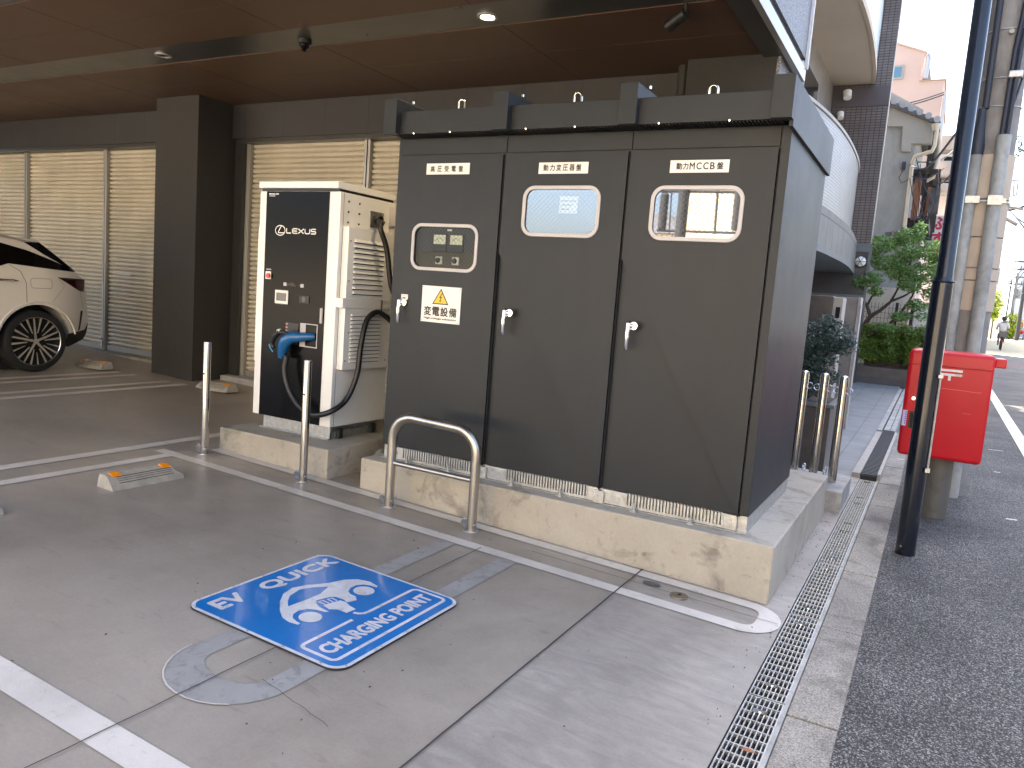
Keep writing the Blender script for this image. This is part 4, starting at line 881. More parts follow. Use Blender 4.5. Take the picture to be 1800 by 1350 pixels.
# frame with a gap at the top where the cord enters
top_i = [p for p in fr]
stroke(b, [(.352, .252), (.064, .252)] + [(.064 + .028 * math.cos(R(a)), .224 + .028 * math.sin(R(a))) for a in range(100, 181, 16)] + [(.064 + .028 * math.cos(R(a)), .096 + .028 * math.sin(R(a))) for a in range(180, 271, 18)] + [(.778 + .028 * math.cos(R(a)), .096 + .028 * math.sin(R(a))) for a in range(270, 361, 18)] + [(.778 + .028 * math.cos(R(a)), .224 + .028 * math.sin(R(a))) for a in range(0, 91, 18)] + [(.46, .252), (.435, .256), (.418, .27), (.408, .295)], .017, h3)
body = [(.165, .390), (.157, .434), (.169, .483), (.209, .540), (.272, .605), (.341, .655), (.417, .675), (.483, .649), (.533, .618), (.578, .590), (.653, .567), (.703, .521), (.722, .460), (.706, .400), (.688, .393), (.688, .43), (.672, .463), (.64, .482), (.60, .480), (.565, .462), (.548, .435), (.545, .400), (.517, .369), (.47, .385), (.392, .395), (.351, .373), (.330, .39), (.322, .43), (.298, .468), (.26, .482), (.222, .474), (.195, .45), (.182, .41), (.180, .390)]
fill(b, body, h3)
b.obj('white_print', M['signwhite'], t)
b = B(); h4 = lambda u, v: sg(u, v, .0136)
fill(b, [(.262, .545), (.300, .585), (.345, .618), (.423, .636), (.483, .612), (.541, .563), (.49, .548), (.456, .535), (.376, .536)], h4)
pl = [(.383, .490), (.392, .500), (.478, .468), (.500, .440), (.497, .335), (.440, .290), (.375, .290), (.350, .340), (.345, .395), (.372, .455)]
fill(b, [(.366, .475), (.392, .500), (.432, .488), (.462, .478), (.478, .460), (.480, .415), (.463, .372), (.455, .330), (.445, .298), (.374, .300), (.362, .345), (.343, .380), (.349, .44)], h4)
b.obj('blue_cutouts', M['blue'], t)
b = B(); h5 = lambda u, v: sg(u, v, .0142)
for cx_, cz_ in ((.250, .400), (.617, .411)): fill(b, [(cx_ + .050 * math.cos(R(a)), cz_ + .050 * math.sin(R(a))) for a in range(0, 360, 12)], h5)
fill(b, [(.372, .442), (.462, .420), (.466, .392), (.449, .352), (.440, .308), (.385, .314), (.384, .366), (.360, .394)], h5)
stroke(b, [(.386, .442), (.384, .482), (.408, .476), (.407, .438)], .009, h5); stroke(b, [(.428, .432), (.432, .470), (.455, .464), (.450, .428)], .009, h5)
b.obj('white_symbols', M['signwhite'], t)
b = B()
for u, v in ((-.004, .82), (.06, .874), (.25, .875), (.42, .874), (.62, .875), (.80, .874), (.84, .80), (.841, .62), (.841, .45), (.841, .25), (.842, .10), (.78, .009), (.58, .009), (.42, .009), (.25, .009), (.04, .012), (-.008, .10), (-.008, .3), (-.008, .5), (-.008, .66)): b.cyl(sg(u, v, .011), sg(u, v, .0155), .005, .004, 8)
b.obj('rivets', M['rail'], t)

# ================================================================== parked car (rear half in view)
car = thing('parked_car', 'white sport utility car parked with its rear towards the shutters', 'car', (-9.35, 3.3, gz(-9.35)))
CXC, HW = -9.35, .85
def ztop(y):
    K = [(1.15, .95), (1.2, 1.10), (1.5, 1.22), (1.95, 1.34), (2.15, 1.42), (2.75, 1.74), (3.2, 1.80), (3.8, 1.79), (4.4, 1.745), (4.6, 1.715), (4.87, 1.668), (5.02, 1.54), (5.25, 1.375), (5.30, 1.345), (5.375, 1.30), (5.39, 1.20), (5.40, 1.05), (5.43, .85)]
    return float(np.interp(y, [k[0] for k in K], [k[1] for k in K]))
def zbot(y): return float(np.interp(y, [1.15, 1.4, 5.0, 5.15, 5.38, 5.43], [.62, .50, .50, .535, .62, .80]))
def halfw(y, z):
    z = min(z, 1.9); w_ = HW - .05 * max(0, (.75 - z) / .3) ** 2 * .6 - .02 * ((z - .95) / .35) ** 2 * (z < 1.36)
    if z > 1.36: w_ = HW - .028 - (z - 1.36) * .42
    if y > 4.75: w_ -= .16 * ((y - 4.75) / .68) ** 2.2
    if y < 2.0: w_ -= .20 * ((2.0 - y) / .85) ** 2
    return w_
def section(y):
    zt, zb = ztop(y), zbot(y); pts = [(0, zb), (halfw(y, zb) * .8, zb)]
    zs = zt - .05 if zt > 1.45 else zt - .03
    for k in range(9): z = zb + .03 + (zs - zb - .03) * k / 8; pts.append((halfw(y, z), z))
    w1 = pts[-1][0]; pts += [(w1 * .93, zt - .018), (w1 * .7, zt + .002), (w1 * .35, zt + .012), (0, zt + .015)]
    return pts
ysx = sorted(set([round(1.15 + .08 * i, 3) for i in range(54)] + [5.25, 5.30, 5.34, 5.375, 5.39, 5.405, 5.43, 4.87]))
secs = [section(y) for y in ysx]; m_ = len(secs[0]); b = B(); V = []
for y, s_ in zip(ysx, secs):
    loopv = [(CXC + x, y, z) for x, z in s_] + [(CXC - x, y, z) for x, z in reversed(s_[1:-1])]; V += loopv
k = 2 * m_ - 2
Fc = [(i * k + j, (i + 1) * k + j, (i + 1) * k + (j + 1) % k, i * k + (j + 1) % k) for i in range(len(ysx) - 1) for j in range(k)]
Fc += [tuple(range(k)), tuple((len(ysx) - 1) * k + j for j in range(k - 1, -1, -1))]
b.add(V, Fc); body_o = b.obj('body', M['carpaint'], car)
# cut wheel arches, then bake
cutb = B()
for wy in (4.77, 2.22):
    for sx_ in (1, -1): cutb.cyl((CXC + sx_ * .55, wy, .60), (CXC + sx_ * 1.2, wy, .60), .395, .395, 40)
cut = cutb.obj('cutter', M['dark'], car)
mb = body_o.modifiers.new('arches', 'BOOLEAN'); mb.operation = 'DIFFERENCE'; mb.object = cut; mb.solver = 'EXACT'
dg = bpy.context.evaluated_depsgraph_get(); me2 = bpy.data.meshes.new_from_object(body_o.evaluated_get(dg))
body_o.modifiers.clear(); body_o.data = me2; bpy.data.objects.remove(cut)
if not me2.materials: me2.materials.append(M['carpaint'])
for p in me2.polygons: p.use_smooth = True
me2.set_sharp_from_angle(angle=R(32))
def patch(poly, off, name, m, parent=car, sub=4, side=1):
    """a panel laid on the body side: polygon in (y, z) mapped to the body surface"""
    bm = bmesh.new(); bm.faces.new([bm.verts.new((0, y, z)) for y, z in poly]); bmesh.ops.triangulate(bm, faces=bm.faces)
    for _ in range(sub):
        es = [e for e in bm.edges if e.calc_length() > .09]
        if not es: break
        bmesh.ops.subdivide_edges(bm, edges=es, cuts=1); bmesh.ops.triangulate(bm, faces=bm.faces)
    bb = B(); vs_ = list(bm.verts); ix = {v: i for i, v in enumerate(vs_)}
    bb.add([(CXC + side * (halfw(v.co.y, v.co.z) + off), v.co.y, v.co.z) for v in vs_], [tuple(ix[v] for v in f.verts) for f in bm.faces]); bm.free()
    return bb.obj(name, m, parent, smooth=True)
patch([(4.70, 1.652), (4.866, 1.662), (5.25, 1.365), (5.17, 1.39), (5.03, 1.462), (4.88, 1.54)], .004, 'rear_window', M['carglass'])
patch([(2.35, 1.42), (2.82, 1.68), (3.4, 1.722), (4.0, 1.70), (4.388, 1.641), (4.72, 1.565), (5.038, 1.454), (5.233, 1.366), (4.95, 1.382), (4.493, 1.415), (4.40, 1.383), (3.5, 1.372), (2.4, 1.362)], .005, 'side_window', M['carglass'])
patch([(5.0, 1.298), (5.2, 1.292), (5.375, 1.285), (5.365, 1.21), (5.352, 1.147), (5.30, 1.15), (5.22, 1.185)], .006, 'tail_lamp', M['lamp'])
patch([(5.0, 1.299), (5.36, 1.288), (5.36, 1.275), (5.1, 1.272)], .009, 'lamp_trim', M['carblack'])
patch([(5.12, .67), (5.37, .71), (5.425, .80), (5.40, .66), (5.36, .60), (5.15, .52), (5.10, .535)], .012, 'bumper_valance', M['carblack'])
patch([(5.30, .93), (5.335, .93), (5.30, .72), (5.27, .69)], .006, 'bumper_vent', M['carblack'])
b = B()
def seam(pts, w_=.006):
    stroke(b, pts, w_, lambda y, z: (CXC + halfw(y, z) + .004, y, z))
seam([(4.50, 1.405), (4.60, 1.34), (4.655, 1.22), (4.655, 1.0)]); seam(rrect(4.70, 4.93, 1.17, 1.275, .03, 3) + [(4.93, 1.245)], .004); seam([(4.93, 1.02), (5.08, 1.2), (5.0, 1.299)], .003); seam([(5.30, 1.14), (5.34, .95)], .004)
b.obj('panel_seams', M['greycloth'], car)
b = B(); b.tube([(CXC + .87, 4.25, 1.235), (CXC + .885, 4.30, 1.243), (CXC + .885, 4.50, 1.243), (CXC + .865, 4.56, 1.24)], [.008, .014, .014, .008], 10); b.obj('door_handle', M['chrome'], car, smooth=True)
b = B(); b.tube([(CXC + .60, 4.70, 1.69), (CXC + .58, 4.9, 1.672)], .012, 8); b.box(CXC - .6, CXC + .62, 4.62, 4.905, 1.668, 1.69); b.obj('spoiler', M['carpaint'], car, bev=.01)
b = B()
for sx_ in (1,):
    pts = [(CXC + .846, 4.77 + .42 * math.cos(R(a)), .60 + .42 * math.sin(R(a))) for a in range(10, 171, 8)]
b.tube(pts, .010, 8); b.obj('arch_lip', M['carpaint'], car, smooth=True)
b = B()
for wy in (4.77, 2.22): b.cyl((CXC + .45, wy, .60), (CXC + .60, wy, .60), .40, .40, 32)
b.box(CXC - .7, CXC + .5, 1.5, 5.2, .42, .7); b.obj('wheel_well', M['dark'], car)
def wheel(wy, sx_):
    xo = CXC + sx_ * .835; xi = CXC + sx_ * .60; zc = .594; w_ = B()
    prof = [(xi, .26), (xi, .32), (xi + sx_ * .02, .333), (xo - sx_ * .03, .334), (xo - sx_ * .008, .322), (xo, .300), (xo - sx_ * .006, .265), (xo - sx_ * .02, .262)]
    seg = 40; V = [(x, wy + r * math.cos(2 * math.pi * k / seg), zc + r * math.sin(2 * math.pi * k / seg)) for x, r in prof for k in range(seg)]
    w_.add(V, [(i * seg + k, i * seg + (k + 1) % seg, (i + 1) * seg + (k + 1) % seg, (i + 1) * seg + k) for i in range(len(prof) - 1) for k in range(seg)])
    ty = w_.obj('wheel', M['tyre'], car, smooth=True)
    w_ = B(); prof = [(xo - sx_ * .006, .266), (xo - sx_ * .012, .258), (xo - sx_ * .05, .25), (xo - sx_ * .10, .245)]
    V = [(x, wy + r * math.cos(2 * math.pi * k / seg), zc + r * math.sin(2 * math.pi * k / seg)) for x, r in prof for k in range(seg)]
    w_.add(V, [(i * seg + k, i * seg + (k + 1) % seg, (i + 1) * seg + (k + 1) % seg, (i + 1) * seg + k) for i in range(len(prof) - 1) for k in range(seg)])
    w_.obj('rim', M['alloy'], ty, smooth=True)
    w_ = B(); w_.cyl((xo - sx_ * .11, wy, zc), (xo - sx_ * .09, wy, zc), .25, .25, 32); w_.obj('brake_disc', M['dark'], ty)
    w_ = B(); w_.cyl((xo - sx_ * .05, wy, zc), (xo - sx_ * .015, wy, zc), .036, .03, 20)
    for q in range(5):                     # five main spokes, each with a pair of blades beside it
        a = R(90 + 6 + 72 * q)
        for da, wa, wb, r0, r1 in ((0, .028, .018, .02, .252), (.30, .012, .024, .09, .254), (-.30, .012, .024, .09, .254), (.60, .006, .020, .12, .254)):
            c_, s_ = math.cos(a + da), math.sin(a + da); px_, pz_ = -s_, c_
            w_.hexa([(xo - sx_ * .045, wy + c_ * r0 + px_ * wa / 2, zc + s_ * r0 + pz_ * wa / 2), (xo - sx_ * .045, wy + c_ * r0 - px_ * wa / 2, zc + s_ * r0 - pz_ * wa / 2), (xo - sx_ * .035, wy + c_ * r1 - px_ * wb / 2, zc + s_ * r1 - pz_ * wb / 2), (xo - sx_ * .035, wy + c_ * r1 + px_ * wb / 2, zc + s_ * r1 + pz_ * wb / 2)],
                    [(xo - sx_ * .02, wy + c_ * r0 + px_ * wa / 2, zc + s_ * r0 + pz_ * wa / 2), (xo - sx_ * .02, wy + c_ * r0 - px_ * wa / 2, zc + s_ * r0 - pz_ * wa / 2), (xo - sx_ * .012, wy + c_ * r1 - px_ * wb / 2, zc + s_ * r1 - pz_ * wb / 2), (xo - sx_ * .012, wy + c_ * r1 + px_ * wb / 2, zc + s_ * r1 + pz_ * wb / 2)])
    w_.obj('spokes', M['alloy'], ty)
for wy in (4.77, 2.22):
    for sx_ in (1, -1): wheel(wy, sx_)

# ================================================================== street: pole, post box, utility pole
t = thing('black_pole', 'leaning glossy navy black steel pole on the street edge', 'pole', (-.02, 5.73, -.045))
b = B(); b.tube([(-.02, 5.73, -.045), (-.02, 5.73, 1.76), (-.019, 5.73, 1.80), (-.016, 5.73, 1.82), (-.016, 5.73, 4.9)], [.062, .062, .058, .050, .049], 36); b.obj('shaft', M['navy'], t, smooth=True)
b = B(); b.tube([(-.02 + .068 * math.cos(a * .2618), 5.73 + .068 * math.sin(a * .2618), 1.785) for a in range(24)], .006, 8, closed=True); b.obj('collar', M['navy'], t, smooth=True)
b = B(); b.tube([(.043, 5.70, 1.18), (.043, 5.70, .55)], .007, 8); b.box(.03, .058, 5.67, 5.70, 1.165, 1.185); b.box(.03, .058, 5.67, 5.70, .54, .565); b.cyl((-.05, 5.67, .02), (-.05, 5.662, .02), .005, seg=8); b.obj('wire_cover', M['galv'], t)

t = thing('post_box', 'red street post box on a grey round pedestal behind the black pole', 'post box', (.13, 7.05, -.04))
b = B(); b.cyl((.135, 7.06, -.045), (.135, 7.06, .48), .098, .098, 32); b.obj('pedestal', M['greypost'], t, smooth=True)
yF = 6.85; bx0, bx1 = -.183, .432
def boxloop(x0, x1, y0, y1, r, n=6):
    out = []
    for cx_, cy_, a, rr in ((x1 - r, y1 - r, 0, r), (x0 + r * 1.5, y1 - r * 1.5, 90, r * 1.5), (x0 + r * 1.5, y0 + r * 1.5, 180, r * 1.5), (x1 - r, y0 + r, 270, r)):
        out += [(cx_ + rr * math.cos(R(a + 90 * i / n)), cy_ + rr * math.sin(R(a + 90 * i / n))) for i in range(n + 1)]
    return out
def stack(b, levels, x0, x1, y0, y1, r):
    n = None
    V = []
    for z, ins in levels:
        lp = boxloop(x0 + ins, x1 - ins, y0 + ins, y1 - ins, max(.006, r - ins * .5)); n = len(lp); V += [(x, y, z) for x, y in lp]
    b.add(V, [(i * n + k, i * n + (k + 1) % n, (i + 1) * n + (k + 1) % n, (i + 1) * n + k) for i in range(len(levels) - 1) for k in range(n)] + [tuple(range(n - 1, -1, -1)), tuple((len(levels) - 1) * n + k for k in range(n))])
# the face bows slightly outwards to the left
b = B(); stack(b, [(.455, .03), (.462, .012), (.475, .003), (.49, 0), (1.185, 0), (1.189, .006)], bx0, bx1 - .03, yF, 7.27, .022); bd = b.obj('body', M['red'], t, smooth=True)
b = B(); stack(b, [(1.188, .006), (1.192, .001), (1.27, .001), (1.292, .008), (1.303, .022), (1.308, .05)], bx0 - .001, bx1 - .029, yF - .001, 7.272, .022); b.obj('lid', M['red'], t, smooth=True)
b = B(); b.box(bx0 + .008, bx1 - .038, yF + .004, 7.265, 1.1845, 1.1895); b.obj('lid_seam', M['ink'], t)
b = B(); b.box(bx1 - .03, bx1 + .045, yF + .05, 7.2, 1.215, 1.285); b.obj('slot_hood', M['red'], t, bev=.01)
b = B(); zz = 1.13; b.box(.03, .195, yF - .0015, yF - .0001, zz + .025, zz + .042); b.box(.03, .195, yF - .0015, yF - .0001, zz - .008, zz + .009); b.box(.103, .121, yF - .0015, yF - .0001, zz - .045, zz - .008); b.obj('postal_mark', M['signwhite'], bd)
b = B(); p = PY(1606, 700, yF); b.cyl((p.x, yF, p.z), (p.x, yF - .006, p.z), .017, .015, 20); kh = b.obj('key_lock', M['chrome'], bd)
b = B(); b.box(p.x - .002, p.x + .002, yF - .0075, yF - .006, p.z - .007, p.z + .007); b.obj('keyhole', M['ink'], kh)
b = B(); p = PY(1607, 728, yF); b.box(p.x - .035, p.x + .035, yF - .004, yF - .0001, p.z - .115, p.z + .022); ph = b.obj('pull_recess', M['carblack'], bd, bev=.002)
b = B(); b.hexa([(p.x - .022, yF - .004, p.z - .10), (p.x + .028, yF - .004, p.z - .10), (p.x + .028, yF - .006, p.z + .01), (p.x - .022, yF - .006, p.z + .01)], [(p.x - .018, yF - .008, p.z - .095), (p.x + .024, yF - .008, p.z - .095), (p.x + .024, yF - .03, p.z), (p.x - .018, yF - .03, p.z)]); b.obj('pull_handle', M['rubber'], ph)
b = B(); p = PY(1591, 726, yF); b.box(p.x - .016, p.x + .014, yF - .002, yF - .0001, p.z - .10, p.z + .025); ss = b.obj('sticker', mat('lilac', (.45, .45, .72), .5), bd)
b = B()
for k in range(6): b.box(p.x + .002, p.x + .010, yF - .003, yF - .002, p.z - .085 + k * .018, p.z - .075 + k * .018)
b.obj('small_print', mat('violet_ink', (.12, .10, .4), .6), ss)
b = B(); stroke(b, [(.03, 1.02), (.2, 1.018), (.31, 1.013), (.34, 1.018)], .004, lambda u, v: (u, yF - .001, v)); stroke(b, [(.23, .845), (.29, .842)], .004, lambda u, v: (u, yF - .001, v)); b.obj('scratches', mat('scratch', (.7, .12, .10), .6), bd)

# utility pole with conduits
def U_(px, py): return PY(px, py, 8.15)
t = thing('utility_pole', 'thick concrete utility pole with beige wrap behind the post box', 'utility pole', (.12, 8.2, -.04))
ax, ay = .215, 8.22
b = B(); b.tube([(ax, ay, -.045), (ax, ay, 9)], [.178, .160], 40); b.obj('shaft', M['concpole'], t, smooth=True)
b = B(); zs_ = [PY(1740, q_, 8.05).z for q_ in (549, 494, 472, 417, 350, 270)]
for z0, z1 in zip(zs_[:-1], zs_[1:]): b.tube([(ax, ay, z0 + .006), (ax, ay, z1 - .006)], [.186, .185], 40)
b.obj('beige_wrap', M['wrap'], t, smooth=True)
b = B(); b.tube([(ax + .062, ay - .215, -.045), (ax + .067, ay - .21, 3.18)], .056, 20); b.obj('conduit', M['conduit'], t, smooth=True)
b = B(); b.tube([(ax - .135, ay - .19, -.045), (ax - .125, ay - .185, 3.02)], .05, 20); b.obj('conduit', M['conduit'], t, smooth=True)
b = B(); b.tube([(ax - .125, ay - .185, 3.02), (ax - .125, ay - .185, 3.10), (ax - .125, ay - .185, 3.3), (ax - .125, ay - .175, 3.42)], [.055, .058, .036, .03], 16); b.tube([(ax - .105, ay - .175, 3.42), (ax - .12, ay - .165, 9)], .028, 10); b.obj('conduit_boot', M['cable'], t, smooth=True)
b = B()
for dx in (-.02, .02): b.tube([(ax + .065 + dx, ay - .21, 3.1), (ax + .075 + dx, ay - .20, 3.9), (ax + .13 + dx * 1.2, ay - .17, 4.6), (ax + .16 + dx, ay - .14, 9)], .02, 10)
b.tube([(ax + .075, ay - .2, 3.3), (ax + .20, ay - .15, 4.0), (ax + .18, ay - .10, 4.6), (ax + .17, ay - .1, 9)], .009, 8); b.obj('cables', M['cable'], t, smooth=True)
b = B()
for z in (2.62,): b.tube([(ax + .190 * math.cos(a * .2618), ay + .190 * math.sin(a * .2618), z) for a in range(24)], .010, 6, closed=True)
b.box(ax + .01, ax + .12, ay - .28, ay - .19, 2.58, 2.66); b.box(ax + .09, ax + .15, ay - .24, ay - .2, 2.60, 2.64); b.box(ax - .16, ax - .05, ay - .24, ay - .19, 2.60, 2.66)
b.obj('pole_band', M['galv'], t, smooth=True); b = B(); b.box(ax + .03, ax + .14, ay - .23, ay - .17, 3.66, 3.72); b.obj('cable_clamp', M['galv'], t, bev=.01)
for z in (3.45, 3.69, 4.1, 4.4): b = B(); b.tube([(ax + .176 * math.cos(a * .2618), ay + .176 * math.sin(a * .2618), z + .01 * math.sin(a * .2618)) for a in range(24)], .005, 6, closed=True); b.obj('tie_wire', M['galv'], t, smooth=True)
b = B(); b.tube([(ax - .0, ay - .17, 4.72), (ax - .0, ay - .33, 4.72), (ax + .12, ay - .33, 4.72)], .009, 8); b.tube([(ax + .17, ay, 2.6), (ax + .30, ay, 2.58)], .012, 8); b.tube([(ax + .17, ay, 2.5), (ax + .27, ay - .02, 2.44)], .016, 8); b.cyl((ax + .01, ay - .17, 4.05), (ax + .01, ay - .22, 4.05), .02, .02, 12); b.obj('step_bolts', M['palestone'], t, smooth=True)

# ================================================================== chain bollards, gate posts, planter
def cb(x, y, lab, k):
    z0 = .135; t = thing('chain_bollard', lab, 'bollard', (x, y, z0), 'chrome bollards with chain rings on the small block')
    b = B(); b.tube([(x, y, z0), (x, y, 1.0), (x, y, 1.025), (x, y, 1.035)], [.036, .036, .031, .015], 24); b.obj('post', M['steel'], t, smooth=True)
    for dx in (-.05, .05):
        b = B(); b.tube([(x + dx + .026 * math.cos(a * .5236) * (1 if dx > 0 else -1), y - .01, .91 + .026 * math.sin(a * .5236)) for a in range(12)], .0045, 6, closed=True); b.obj('ring', M['chrome'], t, smooth=True)
    b = B(); b.cyl((x, y - .037, z0 + .06), (x, y - .039, z0 + .06), .006, .006, 8); b.obj('screw', M['ink'], t)
cb(-.795, 6.93, 'left one of the two full chrome chain bollards, in front of the bush', 0)
cb(-.635, 6.85, 'rightmost chrome chain bollard, at the end of the block', 1)
cb(-.965, 7.0, 'chrome chain bollard mostly hidden behind the cabinet corner', 2)
for k, (x, y) in enumerate(((-.87, 6.9), (-.70, 6.88))):
    b = B()
    for q in range(5): b.tube([(x + .012 * math.cos(a * .7854), y + (q % 2) * .006, .15 + .020 * q + .016 * math.sin(a * .7854)) for a in range(8)], .005, 6, closed=True)
    tag(b.obj('hanging_chain', M['chrome'], smooth=True), ('short chrome chain heap between the hidden and the left chain bollard', 'short chrome chain heap between the two right chain bollards')[k], 'chain')
t = thing('stone_gate_post', 'brown stone gate post with a pale edge behind the bush', 'gate post', (-1.3, 9.1, -.03))
b = B(); b.box(-1.9, -1.045, 9.0, 9.35, -.03, 1.735); b.obj('post', M['brownstone'], t, bev=.01)
b = B(); b.box(-1.044, -.945, 9.02, 9.33, -.03, 1.725); b.obj('pale_edge', M['palestone'], t, bev=.006)
b = B(); b.box(-1.01, -.965, 9.012, 9.02, 1.50, 1.62); b.box(-1.01, -.96, 9.0, 9.02, 1.2, 1.36); b.obj('intercom', M['darkwin'], t)
t = thing('stone_gate_post', 'taller brown stone gate post with pale rim, right of the bush', 'gate post', (-1.08, 11.4, 0))
b = B(); b.box(-1.6, -1.0, 11.3, 11.6, -.03, 1.79); b.obj('post', mat('taupe_stone', (.22, .19, .165), .5, var=.2, vs=6), t, bev=.01)
b = B(); b.box(-.999, -.965, 11.29, 11.6, -.03, 1.80); b.box(-.97, -.955, 11.285, 11.3, .0, 1.70); b.obj('pale_rim', M['palestone'], t, bev=.004)
t = thing('stone_planter', 'dark stone planter box holding the bush behind the chrome bollards', 'planter', (-1.3, 8.3, -.03))
b = B(); b.box(-1.8, -.83, 8.0, 8.7, -.034, .62); b.obj('box', M['brownstone'], t, bev=.01)
b = B(); b.box(-1.83, -.80, 7.98, 8.72, .621, .66); b.obj('coping', M['slab'], t, bev=.006)
b = B(); b.add([(-1.76, 8.03, .664), (-.86, 8.03, .664), (-.86, 8.66, .664), (-1.76, 8.66, .664)], [(0, 1, 2, 3)]); b.obj('soil', M['bark'], t)
t = thing('bush', 'dark small-leaved bush growing over the stone planter', 'bush', (-1.1, 8.3, .62))
clump = [((-1.08, 8.25, 1.28), (.26, .24, .20)), ((-.90, 8.2, 1.32), (.20, .2, .17)), ((-1.22, 8.3, 1.05), (.2, .2, .25)), ((-.98, 8.15, 1.10), (.16, .18, .12)), ((-.95, 8.15, .92), (.2, .16, .08)), ((-1.15, 8.2, .80), (.16, .16, .16)), ((-.80, 8.2, 1.24), (.12, .14, .10)), ((-1.3, 8.3, 1.35), (.2, .2, .15)), ((-.97, 8.2, 1.46), (.10, .12, .08)), ((-1.1, 8.1, .92), (.10, .1, .2))]
leaves('foliage', M['olive'], clump, 6500, .036, t, 5)
b = B(); b.tube([(-1.15, 8.3, .62), (-1.12, 8.28, .95), (-1.05, 8.25, 1.3)], [.03, .025, .012], 8); b.tube([(-1.12, 8.3, .75), (-.98, 8.2, 1.0), (-.9, 8.2, 1.3)], [.022, .015, .008], 8); b.tube([(-1.1, 8.28, .85), (-.95, 8.15, .93)], [.015, .006], 6); b.obj('stems', M['bark'], t, smooth=True)

# ================================================================== apartment building next door
ap = thing('apartment_building', 'tiled apartment block with curved balconies beyond the cabinets', 'apartment building', (-3, 14, 0))
WX = -2.6
b = B(); b.box(WX - 6, WX, 7.0, 18.0, 2.5, 15); b.obj('inner_wall', M['tilel'], ap, uvf=uvXZ)
b = B(); b.box(WX - 6, WX - .02, 7.0, 18.0, -.05, 2.5); b.obj('ground_floor_wall', M['darkstone'], ap)
b = B(); b.box(-8, -1.50, 18.0, 18.2, 3.09, 15); b.box(-8, -2.1, 18.2, 19.9, 3.09, 15); b.obj('tiled_pier', M['tiled'], ap, uvf=uvXZ)
b = B(); b.box(-1.499, -1.487, 18.005, 18.2, 3.1, 15); b.obj('pier_edge_light', M['palestone'], ap)
b = B(); b.box(-8.0, -1.47, 17.93, 18.25, -.05, 3.088); b.obj('stone_base', M['darkstone'], ap, bev=.01)
b = B(); b.box(-8, -1.45, 17.90, 17.96, 2.93, 3.10); b.box(-1.50, -1.45, 17.90, 17.96, 2.02, 2.93); b.box(-8, -1.45, 17.90, 17.96, 1.90, 2.02); b.obj('base_trim', M['slab'], ap)
b = B(); b.box(-8, -1.495, 17.985, 18.0, 5.95, 6.35); b.obj('tile_course', mat('dark_course', (.09, .075, .08), .4), ap)
cv_t = [(-3.6, 7.3), (-3.0, 8.6), (-2.55, 9.8), (-2.25, 10.8), (-2.06, 11.7), (-1.92, 12.6), (-1.82, 13.7), (-1.775, 15.0), (-1.79, 16.4), (-1.84, 17.3), (-1.90, 17.98)]
cv_b = [(-3.5, 7.3), (-2.85, 8.6), (-2.4, 9.8), (-2.05, 10.8), (-1.78, 11.7), (-1.69, 12.5), (-1.655, 13.3), (-1.62, 14.4), (-1.625, 15.4), (-1.66, 16.3), (-1.70, 17.1), (-1.74, 17.9)]
def smooth_curve(c): return [(p.x, p.y) for p in bez([(x, y, 0) for x, y in c], 5)]
cvt, cvb = smooth_curve(cv_t), smooth_curve(cv_b)
def wallcurve(c, z0, z1, th):
    b = B(); n = len(c); V = []
    for x, y in c: V += [(x, y, z0), (x, y, z1), (x - th, y, z1), (x - th, y, z0)]
    Fc = []
    for i in range(n - 1):
        for k in range(4): Fc.append((i * 4 + k, (i + 1) * 4 + k, (i + 1) * 4 + (k + 1) % 4, i * 4 + (k + 1) % 4))
    b.add(V, Fc + [(0, 1, 2, 3), ((n - 1) * 4 + 3, (n - 1) * 4 + 2, (n - 1) * 4 + 1, (n - 1) * 4)]); return b
wallcurve(cvt, 3.12, 4.56, .18).obj('balcony_parapet', M['tilel'], ap, uvf=lambda c, n: (c[1], c[2]))
wallcurve([(x + .02, y) for x, y in cvt], 4.56, 4.61, .22).obj('parapet_coping', M['palestone'], ap)
wallcurve(cvb, 2.56, 3.12, .25).obj('stone_band', M['stone'], ap, uvf=lambda c, n: (c[1], c[2]))
wallcurve([(x + .012, y) for x, y in cvb], 2.46, 2.56, .26).obj('band_edge', M['slab'], ap)
def slab(c, z0, z1, name, m, xin=WX):
    b = B(); n = len(c); V = []
    for x, y in c: V += [(x, y, z0), (x, y, z1), (xin, y, z1), (xin, y, z0)]
    Fc = [(i * 4 + k, i * 4 + (k + 1) % 4, (i + 1) * 4 + (k + 1) % 4, (i + 1) * 4 + k) for i in range(n - 1) for k in range(4)]
    b.add(V, Fc + [(0, 1, 2, 3), ((n - 1) * 4 + 3, (n - 1) * 4 + 2, (n - 1) * 4 + 1, (n - 1) * 4)]); return b.obj(name, m, ap)
slab([(x - .24, y) for x, y in cvb], 2.47, 3.0, 'balcony_slab', M['slab'])
cu = smooth_curve([(-2.6, 7.3), (-2.2, 9.0), (-1.9, 11.0), (-1.72, 12.6), (-1.65, 13.6), (-1.635, 15.0), (-1.70, 16.8), (-1.80, 17.99)])
slab([(x - .06, y) for x, y in cu], 6.40, 6.6, 'upper_soffit', M['soffit'])
wallcurve(cu, 6.39, 6.52, .06).obj('upper_slab_edge', M['wrap'], ap)
wallcurve([(x - .02, y) for x, y in cu], 6.52, 7.7, .06).obj('upper_balustrade', M['bluewhite'], ap)
for y0, y1 in ((9.0, 10.3), (11.9, 13.3), (14.6, 16.0)): b = B(); b.box(WX - .1, WX + .01, y0, y1, 4.0, 5.9); b.obj('window', M['darkwin'], ap)
b = B(); q0 = PX(1430, 130, WX); b.box(WX + .0, WX + .004, 12.6, 12.64, 3.3, 6.4); b.obj('wall_joint', M['joint'], ap)
b = B(); b.box(WX - .02, WX + .03, 8.0, 13.0, -.0, 2.3)
q = 0.05; b = B()
